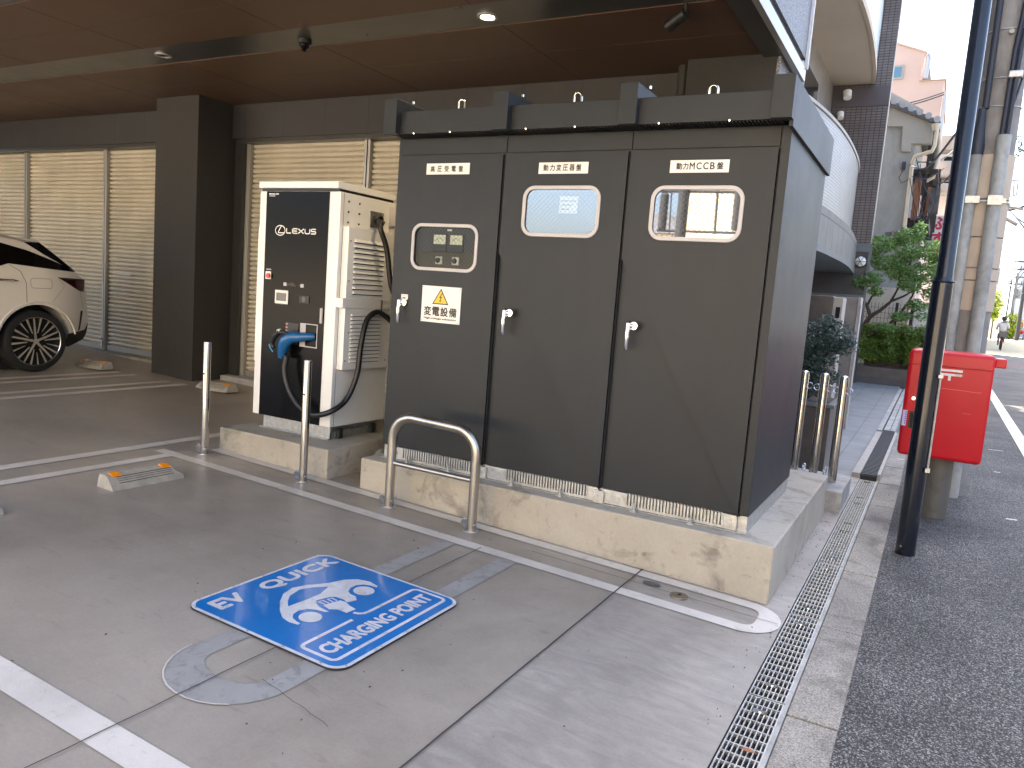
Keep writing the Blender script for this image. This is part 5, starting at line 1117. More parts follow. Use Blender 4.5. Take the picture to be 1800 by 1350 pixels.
while q < 2.3: b.box(WX - .01, WX + .018, 8.3, 13.2, q, q + .06); q += .085
b.obj('ground_shutter', M['shutter'], ap)
b = B(); b.box(WX - .02, WX + .05, 13.2, 13.3, 0, 2.4); b.obj('shutter_jamb', M['band'], ap)
for nm, lab, cat, px, py, rr in (('wall_spotlight', 'white spotlight under the upper balcony soffit', 'spotlight', 1490, 168, .09), ('wall_camera', 'small white round camera low on the tiled pier', 'security camera', 1478, 205, .07)):
    p = PY(px, py, 17.98); b = B(); b.cyl((p.x, 18.0, p.z), (p.x, 17.85, p.z), rr * .5, rr * .5, 12); b.cyl((p.x, 17.88, p.z + .05), (p.x + .02, 17.82, p.z - rr), rr, rr * .9, 14); tag(b.obj(nm, M['globe'], smooth=True), lab, cat)
p = PY(1513, 460, 17.92); t = thing('round_wall_lamp', 'round white wall lamp with spoked guard on the dark stone base', 'wall lamp', (p.x, 17.93, p.z - .12))
b = B(); b.cyl((p.x, 17.93, p.z), (p.x, 17.88, p.z), .125, .12, 28); b.obj('base', M['carblack'], t)
b = B(); b.sphere((p.x, 17.89, p.z), .108, 24, 14, (1, .6, 1)); b.obj('globe', M['globe'], t, smooth=True)
b = B()
for k in range(3):
    a = R(60 * k); b.tube([(p.x + .115 * math.cos(a) * math.sin(R(q)), 17.885 - .075 * math.cos(R(q)), p.z + .115 * math.sin(a) * math.sin(R(q))) for q in range(-90, 91, 18)], .006, 6)
b.obj('guard', M['carblack'], t)

# ================================================================== planter, hedge, tree, fence
t = thing('hedge_planter', 'long low dark stone planter under the hedge', 'planter', (-1, 18.6, .15))
b = B(); b.box(-1.55, -.15, 18.3, 19.2, .0, .52); b.obj('wall', M['brownstone'], t, bev=.01)
b = B(); b.box(-1.56, -.14, 18.29, 19.21, .0, .30); b.obj('plinth_course', M['darkstone'], t)
t = thing('hedge', 'clipped green hedge in the long stone planter', 'hedge', (-.9, 18.7, .5))
clump = [((-1.45 + .16 * i + random.uniform(-.03, .03), 18.62 + random.uniform(-.1, .15), .78 + .24 * j + random.uniform(-.04, .04)), (.16, .26, .18)) for i in range(9) for j in range(3)]
leaves('foliage', M['hedge'], clump, 20000, .06, t, 9, 0.)
b = B(); b.box(-1.38, -.3, 18.68, 18.9, .5, 1.1); b.obj('dark_core', M['bark'], t)  # solid dark box filling the inside of the hedge
tr = thing('maple_tree', 'small green tree with spreading branches behind the red post box', 'tree', (-1.2, 18.9, .5))
T = lambda px, py, y=18.5: PY(px, py, y)
limbs = [([T(1506, 606, 18.9), T(1514, 578, 18.8), T(1530, 556), T(1548, 545), T(1566, 530), T(1578, 508)], [.06, .055, .048, .04, .03, .018]), ([T(1530, 556), T(1524, 538), T(1516, 524), T(1508, 505, 18.2)], [.045, .032, .022, .012]), ([T(1524, 538), T(1532, 522), T(1545, 505)], [.028, .02, .012]), ([T(1508, 596, 18.8), T(1530, 588), T(1552, 578), T(1575, 560), T(1598, 530), T(1610, 508)], [.045, .04, .036, .03, .022, .012]), ([T(1566, 530), T(1590, 520), T(1615, 505)], [.026, .02, .01]), ([T(1575, 560), T(1605, 548), T(1630, 535)], [.02, .014, .008]), ([T(1578, 508), T(1582, 470), T(1592, 430)], [.02, .014, .008]), ([T(1525, 598), T(1545, 583), T(1560, 575)], [.015, .012, .006])]
b = B()
for P_, r_ in limbs: b.tube([tuple(p) for p in P_], r_, 8)
b.obj('trunk', M['bark'], tr, smooth=True)
def cl(px, py, rx, rz_, y=18.4): p = T(px, py, y); return ((p.x, p.y, p.z), (rx * 1.1, rx, rz_ * 1.35))
cr = [cl(1545, 430, .28, .16, 18.3), cl(1600, 415, .28, .13, 18.5), cl(1618, 402, .12, .12, 18.6), cl(1640, 440, .28, .16, 18.4), cl(1560, 462, .32, .13, 18.2), cl(1530, 490, .24, .13, 18.0), cl(1512, 497, .14, .09, 17.9), cl(1580, 478, .28, .14, 18.6), cl(1625, 480, .28, .17, 18.2), cl(1650, 470, .2, .2, 18.5), cl(1600, 500, .24, .12, 18.1), cl(1640, 515, .22, .12, 18.4), cl(1612, 536, .20, .10, 18.3), cl(1585, 555, .20, .08, 18.2), cl(1555, 575, .2, .08, 18.1), cl(1620, 555, .12, .08, 18.3), cl(1570, 425, .2, .1, 18.7), cl(1540, 512, .16, .07, 18.0), cl(1530, 450, .2, .12, 18.6), cl(1600, 445, .25, .12, 18.1)]
leaves('crown', M['leaf'], cr, 9500, .07, tr, 12, .25)
t = thing('mesh_fence', 'dark wire mesh fence behind the hedge', 'fence', (-1, 19.9, .5))
b = B(); y = 19.7; p0 = PY(1514, 560, y); p1 = PY(1606, 560, y); x = p0.x - .5; zt = PY(1550, 532, y).z; 
while x < p1.x: b.box(x, x + .008, y, y + .008, .3, zt); x += .075
z = .5
while z < zt: b.box(p0.x - .5, p1.x, y - .006, y + .002, z, z + .008); z += .12
b.obj('mesh', M['carblack'], t)
b = B()
for px in (1574, 1602): q = PY(px, 560, y - .03).x; b.box(q - .03, q + .03, y - .05, y + .0, .2, zt + .02)
b.obj('post', M['carblack'], t)

# ================================================================== old grey house
hs = thing('old_grey_house', 'old grey stucco house with tiled verge and weathered street front', 'house', (-1.5, 23, 0))
Y = 21.0
def poly(b, pts, y, th): b.prism([tuple(PY(px, py, y)) for px, py in pts], 0, (0, th, 0))
def W_(px, py, y=Y): return PY(px, py, y)
b = B(); xr = W_(1600, 320).x; zt_ = W_(1590, 210).z
b.prism([(-7, Y, -.2), (xr, Y, -.2), (xr, Y, W_(1610, 262).z), (xr, Y, W_(1610, 190).z), (-7, Y, W_(1610, 190).z + 3.6)], 0, (0, 5, 0)); b.obj('wall', M['stucco'], hs)
b = B(); g_ = [W_(1583, 262), W_(1583, 290), W_(1593, 355) if 0 else W_(1581, 262)]
b.prism([tuple(W_(1560, 222, 20.9)), tuple(W_(1587, 222, 20.9)), tuple(W_(1584, 266, 20.9)), tuple(W_(1600, 266, 20.9)), tuple(W_(1602, 252, 20.9)), tuple(W_(1637, 252, 20.9)), tuple(W_(1642, 214, 20.9)), tuple(W_(1560, 180, 20.9))], 0, (0, .25, 0)); b.obj('gable_box', mat('gable_stucco', (.36, .34, .30), .9, var=.1, vs=1.5), hs)
b = B(); b.prism([tuple(W_(1555, 172, 20.8)), tuple(W_(1654, 212, 20.8)), tuple(W_(1652, 220, 20.8)), tuple(W_(1555, 182, 20.8))], 0, (0, 4.5, 0)); vg = b.obj('roof', M['rooft'], hs)
b = B()
for i in range(7):
    f = i / 6.5; p = W_(1557 + 98 * f, 172 + 41 * f, 20.78); b.cyl((p.x, 20.74, p.z), (p.x, 21.4, p.z), .075, .075, 10)
b.obj('verge_tiles', mat('pale_tile', (.32, .33, .35), .5, var=.1), hs, smooth=True)
# street front, receding
b = B(); b.box(xr - .02, xr + .25, 21.3, 25.8, 2.3, 4.0); b.obj('upper_timber', M['wood'], hs)
b = B(); p0, p1 = W_(1612, 312, 21.1), W_(1622, 385, 21.1); b.box(p0.x - .04, p0.x + .1, 21.25, 21.5, p1.z, p0.z); b.box(p0.x + .2, p0.x + .3, 21.9, 22.1, p1.z + .2, p0.z - .1); b.obj('orange_boards', M['woodor'], hs)
b = B(); rs = random.Random(5)
for k in range(9): x_ = xr + .28 + .03 * k; y_ = 21.2 + .45 * k; b.box(x_, x_ + .06, y_, y_ + .08, W_(1630, 380, 21.2).z - rs.uniform(0, .5), W_(1630, 255, 21.2).z + rs.uniform(-.3, .2))
b.box(xr, xr + .55, 21.4, 25, W_(1630, 300).z, W_(1630, 292).z); b.box(xr, xr + .5, 21.4, 25, W_(1630, 395).z, W_(1630, 380).z); b.obj('balcony_timber', M['wood'], hs)
b = B(); b.tube([tuple(W_(1648, 222, 20.7)), tuple(W_(1646, 235, 20.7)), tuple(W_(1643, 256, 20.7)), tuple(W_(1638, 266, 20.7)), tuple(W_(1608, 275, 20.8)), tuple(W_(1604, 285, 20.85)), tuple(W_(1590, 398, 20.85)), tuple(W_(1593, 404, 20.8)), tuple(W_(1600, 408, 20.7))], .045, 10); b.obj('drainpipe', M['creampipe'], hs, smooth=True)
b = B(); b.tube([tuple(W_(1650, 222, 21.6)), tuple(W_(1651, 250, 21.6)), tuple(W_(1649, 280, 21.6)), tuple(W_(1644, 296, 21.6)), tuple(W_(1640, 312, 21.6)), tuple(W_(1628, 318, 21.6))], .05, 10); b.obj('drainpipe', M['creampipe'], hs, smooth=True)
b = B(); b.cyl(tuple(W_(1645, 218, 20.7)), tuple(W_(1644, 230, 20.7)), .09, .06, 12); b.obj('rain_hopper', M['creampipe'], hs, smooth=True)
b = B(); p0, p1 = W_(1556, 408, 20.7), W_(1600, 430, 20.7); b.prism([(p0.x, 20.7, p0.z), (p0.x + .5, 20.7, p0.z + .04), (p1.x, 20.7, p1.z + .06), (p1.x, 20.7, p1.z - .05), (p0.x, 20.7, p0.z - .08)], 0, (0, .4, 0)); b.sphere((W_(1577, 411, 20.65).x, 20.65, W_(1577, 411, 20.65).z), .13, 14, 8); b.obj('small_roof', M['rooft'], hs, smooth=True)
b = B(); p = W_(1589, 291, 20.95); b.box(p.x - .04, p.x + .04, 20.88, 20.99, p.z - .1, p.z + .08); b.tube([(p.x, 20.9, p.z - .1), (p.x - .07, 20.9, p.z - .3), (p.x, 20.9, p.z - .42), (p.x + .12, 20.9, p.z - .35), (p.x + .3, 20.9, p.z - .1)], .01, 6); b.obj('wall_meter', M['cable'], hs)
b = B(); rs = random.Random(8)
for k in range(16):
    a = W_(rs.uniform(1598, 1650), rs.uniform(270, 430), 20.6); c = W_(rs.uniform(1600, 1660), rs.uniform(260, 430), 21.2); mid = (a + c) / 2; mid.z -= .15
    b.tube(bez([tuple(a), tuple(mid), tuple(c)], 5), .009, 5)
b.obj('loose_wires', M['cable'], hs)
b = B(); p0, p1 = W_(1636, 330, 21.1), W_(1648, 372, 21.1); b.box(p0.x, p1.x, 21.1, 21.6, p1.z, p0.z); b.cyl((p0.x + .1, 21.1, (p0.z + p1.z) / 2), (p0.x + .1, 21.08, (p0.z + p1.z) / 2), .1, .1, 14); b.obj('outdoor_unit', mat('grimy', (.10, .095, .085), .8, var=.4, vs=6), hs)
# lower white wall and gate
b = B(); p0, p1 = PY(1604, 530, 20.2), PY(1660, 610, 20.2); b.box(p0.x, p1.x + .4, 20.2, 20.5, .0, p0.z); tag(b.obj('garden_wall', M['palewall'], bev=.02), 'pale rendered garden wall right of the mesh fence', 'wall')
b = B(); b.box(-5, PY(1604, 500, 20.6).x, 20.6, 20.8, 0, PY(1560, 505, 20.6).z); tag(b.obj('house_front_wall', mat('warm_wall', (.5, .45, .38), .9, var=.1)), 'cream wall behind the mesh fence and tree branches', 'wall')
# peach building
pb = thing('peach_building', 'tall peach coloured building behind the old grey house', 'building', (-2, 29, .4)); Y2 = 28.
b = B(); b.prism([tuple(PY(1540, 65, Y2)), tuple(PY(1628, 92, Y2)), tuple(PY(1616, 141, Y2)), tuple(PY(1661, 141, Y2)), tuple(PY(1646, 240, Y2)), (PY(1646, 240, Y2).x, Y2, 0), (-9, Y2, 0), (-9, Y2, PY(1540, 65, Y2).z)], 0, (0, 6, 0)); b.obj('wall', M['peach'], pb)
b = B(); p0, p1 = PY(1568, 116, Y2), PY(1587, 139, Y2); b.box(p0.x, p1.x, Y2 - .05, Y2 + .05, p1.z, p0.z); wf = b.obj('window', M['rail'], pb)
b = B(); b.box(p0.x + .06, p1.x - .06, Y2 - .07, Y2 - .051, p1.z + .06, p0.z - .06); b.obj('pane', M['winblue'], wf)
b = B(); b.tube([tuple(PY(1630, 95, 27.8)), tuple(PY(1633, 103, 27.8)), tuple(PY(1626, 138, 27.8))], .07, 8); b.tube([tuple(PY(1662, 162, 27.8)), tuple(PY(1652, 240, 27.8))], .05, 8); b.obj('drainpipe', M['rail'], pb)
b = B(); b.prism([tuple(PY(1634, 108, 29)), tuple(PY(1637, 138, 29)), tuple(PY(1626, 138, 29)), tuple(PY(1630, 108, 29))], 0, (0, 1, 0)); b.obj('grey_stack', M['stucco'], pb)
b = B(); b.prism([tuple(PY(1538, 62, 27.95)), tuple(PY(1630, 90, 27.95)), tuple(PY(1630, 93, 27.95)), tuple(PY(1538, 66, 27.95))], 0, (0, 6.1, 0)); b.box(PY(1616, 140, 27.95).x, PY(1661, 140, 27.95).x + .05, 27.94, 34, PY(1640, 141, 27.95).z, PY(1640, 139.5, 27.95).z); b.obj('parapet', mat('parapet', (.45, .33, .26), .8), pb)
# far grey balcony building
fb = thing('far_grey_building', 'grey building with round cornered balconies far behind the drainpipes', 'building', (0, 40, .6)); Y3 = 36.
for k, (a, c) in enumerate(((245, 272), (290, 318), (328, 345))):
    b = B(); p0, p1 = PY(1650, a, Y3), PY(1690, c, Y3); b.box(p0.x - 2, p1.x, Y3 - 1, Y3, p1.z, p0.z); b.obj('balcony', M['stucco'], fb, bev=.12)
b = B(); p0 = PY(1650, 248, Y3 + .3); b.box(p0.x - 3, PY(1684, 300, Y3 + .3).x, Y3 + .3, Y3 + 8, 0, p0.z); b.obj('wall', M['palewall'], fb)
for a in (276, 320): p0, p1 = PY(1660, a, Y3 + .28), PY(1678, a + 12, Y3 + .28); b = B(); b.box(p0.x, p1.x, Y3 + .2, Y3 + .29, p1.z, p0.z); b.obj('window', M['darkwin'], fb)
# shop sign with red kana
Ys = 25.5; p0, p1 = PY(1636, 378, Ys), PY(1662, 460, Ys)
t = thing('hanging_shop_sign', 'white vertical shop sign with red hiragana above the tree', 'sign', ((p0.x + p1.x) / 2, Ys, p1.z))
b = B(); b.box(p0.x, p1.x, Ys, Ys + .15, p1.z, p0.z); b.obj('board', M['palewall'], t, bev=.04)
b = B(); hh = (p0.z - p1.z)
for k, chh in enumerate('ふすま'): put_text(b, chh, (p0.x + .09, Ys - .004, p0.z - hh * (.30 + .33 * k)), (1, 0, 0), (0, 0, 1), .33, .33, .02)
b.obj('lettering', mat('red_ink', (.45, .02, .06), .6), t)
b = B(); b.tube([(p0.x - .5, Ys + .07, p0.z - .1), (p0.x, Ys + .07, p0.z - .1)], .02, 6); b.tube([(p0.x - .5, Ys + .07, p1.z + .2), (p0.x, Ys + .07, p1.z + .2)], .02, 6); b.obj('bracket', M['galv'], t)

# ================================================================== street vista
def house_row(name, lab, x0, x1, y0, y1, zt, m, wins_=(), roofm=None, slope=0):
    zb = rz(y0) - .4; t = thing(name, lab, 'building', ((x0 + x1) / 2, (y0 + y1) / 2, zb)); b = B(); b.box(x0, x1, y0, y1, zb, zt); b.obj('wall', m, t)
    for (a, c, d, e) in wins_:
        b = B(); b.box(a, c, y0 - .06, y0 + .02, d, e); f = b.obj('window', M['rail'], t); b = B(); b.box(a + .08, c - .08, y0 - .08, y0 - .061, d + .08, e - .08); b.obj('pane', M['darkwin'], f)
    if roofm: b = B(); b.prism([(x0 - .3, y0 - .3, zt), (x1 + .3, y0 - .3, zt), ((x0 + x1) / 2, y0 - .3, zt + slope)], 0, (0, y1 - y0 + .6, 0)); b.obj('roof', roofm, t)
    return t
def vx(px, y): return PY(px, 560, y).x
house_row('street_house', 'cream house at the end of the street, right of the utility pole', vx(1738, 75), vx(1762, 75), 75, 88, PY(1750, 470, 75).z, M['palewall'], [(vx(1741, 75), vx(1746, 75), 5.2, 6.6)])
house_row('street_house', 'pale blue grey building behind the far wires at the right', vx(1776, 90), vx(1800, 90) + 14, 90, 110, PY(1790, 440, 90).z, mat('pale_blue_wall', (.50, .54, .58), .9), [(vx(1787, 90), vx(1794, 90), PY(1790, 462, 90).z, PY(1790, 448, 90).z)])
house_row('street_house', 'tan building with overhanging eaves at the right picture edge', vx(1791, 98), vx(1800, 98) + 8, 98, 120, PY(1795, 505, 98).z, M['orangewall'], [(vx(1793, 98), vx(1798, 98), 5.2, 6.8)])
house_row('street_house', 'low dark roofed house between the far utility poles', vx(1765, 125), vx(1790, 125), 125, 140, PY(1775, 545, 125).z, M['stucco'], [(vx(1768, 125), vx(1774, 125), 3.2, 4.6)], M['rooft'], .6)
b = B(); p0, p1 = PY(1690, 470, 48), PY(1737, 470, 48); b.box(p0.x - 3, p1.x, 46, 70, 0, PY(1720, 330, 46).z); hl = tag(b.obj('roadside_building', M['palewall']), 'pale building behind the utility pole conduits', 'building')
for k, (px, yy, pt, lab) in enumerate(((1769, 95, 505, 'slim dark far utility pole above the cyclist'), (1777, 80, 500, 'far utility pole left of the tan building'), (1792, 72, 475, 'far concrete utility pole at the right picture edge'), (1750, 110, 505, 'farthest utility pole beside the white van'))):
    x = vx(px, yy); zt = PY(px + 6, pt, yy).z; t = thing('far_utility_pole', lab, 'utility pole', (x, yy, rz(yy)), 'utility poles down the street')
    b = B(); b.tube([(x, yy, rz(yy)), (x, yy, zt + 1)], [.16, .11], 10); b.obj('shaft', M['concpole'] if k % 2 else M['darkcloth'], t)
    b = B()
    for z in (zt, zt + .6): b.box(x - .9, x + .9, yy - .06, yy + .06, z, z + .1)
    for q in (-.8, -.4, .4, .8): b.cyl((x + q, yy, zt + .1), (x + q, yy, zt + .35), .05, .03, 6)
    b.obj('crossarm', M['darkcloth'], t)
    b = B(); b.cyl((x + .35, yy, zt - 1.2), (x + .35, yy, zt - .4), .22, .22, 12); b.obj('transformer', M['conduit'], t)
for k, (a, c, sag) in enumerate((((1765, 350, 30), (1800, 392, 14), .1), ((1755, 362, 14), (1800, 363, 10), .05), ((1760, 325, 40), (1800, 400, 12), .2), ((1745, 495, 66), (1800, 500, 40), .6), ((1750, 505, 66), (1800, 515, 40), .6), ((1748, 515, 66), (1800, 478, 45), .6), ((1762, 480, 60), (1800, 470, 40), .6), ((1600, 290, 20.5), (1690, 222, 12), .3), ((1615, 285, 20.5), (1690, 252, 25), .2), ((1595, 182, 27.5), (1660, 162, 27.4), .02), ((1595, 186, 27.5), (1660, 166, 27.4), .02), ((1640, 325, 21), (1695, 270, 18), .2))):
    p, q = PY(*a), PY(*c); mid = (p + q) / 2; mid.z -= sag; b = B(); b.tube(bez([tuple(p), tuple(mid), tuple(q)], 8), .012 if k < 3 else .018, 5)
    tag(b.obj('overhead_wire', M['cable']), ('short wire from the utility pole, upper one over the sky at right', 'nearly level cable leaving the pole bracket at the right edge', 'sagging wire falling steeply over the sky right of the pole', 'far wire above the slim poles, top of the bundle', 'far wire of the bundle, just below the topmost', 'far wire rising to the right edge above the van', 'far wire above the tan building roof', 'wire climbing from the old house eaves towards the black pole', 'lower wire from the old house drainpipe to the black pole', 'upper thin wire across the peach wall', 'lower thin wire across the peach wall', 'wire before the far grey balconies, ending behind the black pole')[k], 'wire', 'overhead wires')
b = B()
p0, p1 = PY(1776, 316, 24), PY(1790, 344, 24)
for (u0, v0, u1, v1) in ((1775, 317, 1790, 317), (1790, 317, 1787, 343), (1787, 343, 1773, 345), (1783, 317, 1781, 344)): b.tube([tuple(PY(u0, v0, 24)), tuple(PY(u1, v1, 24))], .02, 6)
b.tube([tuple(PY(1770, 343, 24)), tuple(PY(1774, 318, 24))], .02, 6); tag(b.obj('sign_bracket', M['galv']), 'small empty iron sign frame sticking out right of the utility pole', 'bracket')
t = thing('street_tree', 'bright yellow green young tree left of the white van', 'tree', (vx(1745, 70), 70, rz(70)))
x = vx(1746, 70); b = B(); b.tube([(x, 70, rz(70)), (x, 70, 3.6)], [.06, .03], 8); b.obj('trunk', M['bark'], t)
leaves('crown', M['yleaf'], [((PY(1746, 540, 70)), (.7, .6, .9)), ((PY(1748, 525, 70)), (.45, .45, .7)), ((PY(1745, 552, 70)), (.45, .4, .5))], 900, .24, t, 4)
t = thing('street_tree', 'second yellow green street tree behind the two walkers', 'tree', (vx(1779, 76), 76, rz(76)))
x = vx(1779, 76); b = B(); b.tube([(x, 76, rz(76)), (x, 76, 3.2)], [.06, .03], 8); b.obj('trunk', M['bark'], t)
leaves('crown', M['yleaf'], [((PY(1779, 568, 76)), (.7, .6, .9)), ((PY(1778, 580, 76)), (.6, .6, .7))], 900, .24, t, 6)
t = thing('bare_twigs', 'sprig of dark leaves hanging into the sky at the right edge', 'branch', tuple(PY(1795, 262, 20)))
leaves('foliage', M['olive'], [((PY(1792, 250, 20)), (.06, .06, .2)), ((PY(1790, 272, 20)), (.08, .06, .1)), ((PY(1799, 258, 20)), (.1, .06, .1))], 160, .06, t, 3)
b = B(); b.tube([tuple(PY(1806, 225, 20)), tuple(PY(1796, 250, 20)), tuple(PY(1790, 275, 20))], .006, 5); b.obj('twig', M['bark'], t)
# van
p = PY(1744, 570, 85); vxx = p.x; vz = rz(85)
t = thing('white_van', 'small white delivery van parked far down the street', 'van', (vxx, 86, vz))
b = B(); b.box(vxx - .8, vxx + .75, 85, 88.2, vz + .3, vz + 1.2); b.hexa([(vxx - .8, 85, vz + 1.2), (vxx + .75, 85, vz + 1.2), (vxx + .75, 88.2, vz + 1.2), (vxx - .8, 88.2, vz + 1.2)], [(vxx - .7, 85.25, vz + 1.95), (vxx + .65, 85.25, vz + 1.95), (vxx + .65, 88.1, vz + 1.95), (vxx - .7, 88.1, vz + 1.95)]); b.obj('body', M['globe'], t, bev=.06)
b = B(); b.hexa([(vxx - .68, 84.98, vz + 1.25), (vxx + .63, 84.98, vz + 1.25), (vxx + .63, 85.02, vz + 1.25), (vxx - .68, 85.02, vz + 1.25)], [(vxx - .62, 85.2, vz + 1.82), (vxx + .57, 85.2, vz + 1.82), (vxx + .57, 85.26, vz + 1.82), (vxx - .62, 85.26, vz + 1.82)]); b.obj('windscreen', M['darkwin'], t)
for wx in (-.7, .62):
    b = B(); b.cyl((vxx + wx - .08, 85.7, vz + .3), (vxx + wx + .1, 85.7, vz + .3), .3, .3, 16); b.obj('wheel', M['tyre'], t)
for hx in (-.6, .5):
    b = B(); b.box(vxx + hx, vxx + hx + .2, 84.96, 85, vz + .7, vz + .9); b.obj('headlight', M['rail'], t)
b = B(); b.cyl((vxx + .35, 80, rz(80)), (vxx + .35, 80, rz(80) + .7), .18, .03, 12); b.box(vxx + .12, vxx + .58, 79.8, 80.2, rz(80), rz(80) + .04); tag(b.obj('traffic_cone', M['darkcloth']), 'small dark traffic cone in front of the white van', 'traffic cone')

# ---- people: one skinned body each
def skinned(name, verts, edges, radii, m, parent, sub=1):
    off = OFF[parent.as_pointer()]; me = bpy.data.meshes.new(name); me.from_pydata([tuple(Vector(v) - off) for v in verts], edges, []); o = bpy.data.objects.new(name, me); COL.objects.link(o); o.parent = parent
    me.materials.append(m); sk = o.modifiers.new('skin', 'SKIN'); me.skin_vertices.new() if not me.skin_vertices else None
    for i, r in enumerate(radii): me.skin_vertices[0].data[i].radius = (r, r) if not isinstance(r, tuple) else r
    me.skin_vertices[0].data[0].use_root = True
    o.modifiers.new('sub', 'SUBSURF').levels = sub; o.modifiers['sub'].render_levels = sub; sk.use_smooth_shade = True
    OFF[o.as_pointer()] = off; return o
def person(x, y, z, lab, pose, cloth, trousers, s=1., face=1):
    t = thing('person', lab, 'person', (x, y, z))
    P = lambda a, b_, c: (x + a * s, y + b_ * s * face, z + c * s)
    if pose == 'ride':
        V = [P(0, 0, .92), P(0, .10, 1.15), P(0, .14, 1.38), P(0, .15, 1.47), P(0, .17, 1.60), P(-.19, .13, 1.38), P(-.27, .22, 1.13), P(-.24, .48, 1.05), P(.19, .13, 1.38), P(.27, .22, 1.13), P(.24, .48, 1.05), P(-.10, .02, .88), P(-.13, .38, .68), P(-.12, .25, .30), P(-.12, .36, .24), P(.10, .02, .88), P(.13, .42, .82), P(.12, .30, .45), P(.12, .42, .40)]
    else:
        V = [P(0, 0, .93), P(0, .0, 1.15), P(0, .0, 1.38), P(0, .0, 1.48), P(0, .02, 1.60), P(-.18, 0, 1.40), P(-.22, .02, 1.13), P(-.20, .16, .95), P(.18, 0, 1.40), P(.22, .02, 1.13), P(.20, .18, .95), P(-.09, 0, .88), P(-.10, .12, .50), P(-.10, .02, .08), P(-.10, .16, .04), P(.09, 0, .88), P(.10, -.08, .50), P(.10, -.26, .12), P(.10, -.12, .05)]
    E = [(0, 1), (1, 2), (2, 3), (3, 4), (2, 5), (5, 6), (6, 7), (2, 8), (8, 9), (9, 10), (0, 11), (11, 12), (12, 13), (13, 14), (0, 15), (15, 16), (16, 17), (17, 18)]
    Rr = [(.155, .12), (.15, .11), (.16, .11), .055, .075, .065, .047, .032, .065, .047, .032, .09, .062, .045, .035, .09, .062, .045, .035]
    skinned('body', V, E, [r * s if not isinstance(r, tuple) else (r[0] * s, r[1] * s) for r in Rr], trousers, t, 2)
    b = B(); b.sphere(P(0, V and (.18 if pose == 'ride' else .03), 1.62), .098 * s, 16, 12, (.9, 1, 1.2)); b.sphere(P(0, (.18 if pose == 'ride' else .03) + .10, 1.60), .018 * s, 8, 6); b.obj('head', M['skin'], t, smooth=True)
    b = B(); b.sphere(P(0, (.18 if pose == 'ride' else .03) - .025, 1.655), .118 * s, 16, 12, (1, 1, 1.05)); b.obj('hair', M['hair'], t, smooth=True)
    Vt = V[:3] + [V[5], V[8], V[6], V[9]]; 
    skinned('jacket', [V[0], V[1], V[2], V[5], V[8], V[6], V[9]], [(0, 1), (1, 2), (2, 3), (2, 4), (3, 5), (4, 6)], [(.175 * s, .14 * s), (.17 * s, .13 * s), (.175 * s, .13 * s), .085 * s, .085 * s, .06 * s, .06 * s], cloth, t, 2)
    return t
p = PY(1758, 613, 48); px_, pz_ = p.x, rz(48)
person(px_, 48, pz_ + .02, 'person in a beige vest riding a bicycle away down the street', 'ride', M['vest'], M['greycloth'])
def bicycle(x, y, z, lab):
    t = thing('bicycle', lab, 'bicycle', (x, y, z))
    for wy in (-.5, .55):
        b = B(); b.tube([(x, y + wy + .32 * math.cos(a * .2618), z + .33 + .32 * math.sin(a * .2618)) for a in range(24)], .02, 6, closed=True)
        for k in range(6): b.tube([(x, y + wy, z + .33), (x, y + wy + .31 * math.cos(k * 1.047), z + .33 + .31 * math.sin(k * 1.047))], .004, 4)
        b.obj('wheel', M['tyre'], t)
    b = B(); b.tube([(x, y - .5, z + .33), (x, y, z + .30), (x, y - .12, z + .85), (x, y - .5, z + .33)], .016, 6); b.tube([(x, y, z + .30), (x, y + .42, z + .85), (x, y + .55, z + .33)], .018, 6); b.tube([(x, y + .42, z + .85), (x, y + .40, z + 1.02)], .014, 6); b.obj('frame', M['darkcloth'], t)
    b = B(); b.tube([(x - .26, y + .36, z + 1.04), (x - .15, y + .44, z + 1.05), (x + .15, y + .44, z + 1.05), (x + .26, y + .36, z + 1.04)], .013, 6); b.obj('handlebar', M['chrome'], t)
    b = B(); b.box(x - .1, x + .1, y - .22, y + .02, z + .86, z + .92); b.obj('saddle', M['carblack'], t, bev=.03)
    b = B(); b.hexa([(x - .14, y - .68, z + .72), (x + .14, y - .68, z + .72), (x + .14, y - .36, z + .72), (x - .14, y - .36, z + .72)], [(x - .20, y - .74, z + .96), (x + .20, y - .74, z + .96), (x + .20, y - .34, z + .96), (x - .20, y - .34, z + .96)]); b.obj('basket', M['greycloth'], t)
    b = B(); b.box(x - .03, x + .03, y - .84, y - .80, z + .45, z + .52); b.obj('reflector', M['redbtn'], t)
bicycle(px_, 48, pz_, 'dark bicycle with rear basket ridden down the street')
for k, (px, py, yy, lab, cc) in enumerate(((1787, 590, 80, 'person in a maroon jacket walking on the far street corner', M['maroon']), (1794, 590, 82, 'person in red and pale clothes beside the red pushchair', M['redcloth']))):
    q = vx(px, yy); person(q, yy, rz(yy), lab, 'walk', cc, M['darkcloth'], 1.0, -1)
q = vx(1798, 79); t = thing('pushchair', 'red pushchair at the right picture edge far down the street', 'pushchair', (q, 79, rz(79))); z = rz(79)
b = B(); b.sphere((q, 79, z + .62), .28, 12, 8, (.8, .8, .7)); b.obj('seat', M['redcloth'], t, smooth=True)
b = B()
for dx in (-.22, .22): b.tube([(q + dx, 78.7, z + .12), (q + dx, 79.2, z + .9)], .015, 6); b.tube([(q + dx, 79.25, z + .12), (q + dx, 78.9, z + .5)], .015, 6)
b.tube([(q - .22, 79.2, z + .9), (q + .22, 79.2, z + .9)], .02, 6); b.obj('frame', M['darkcloth'], t)
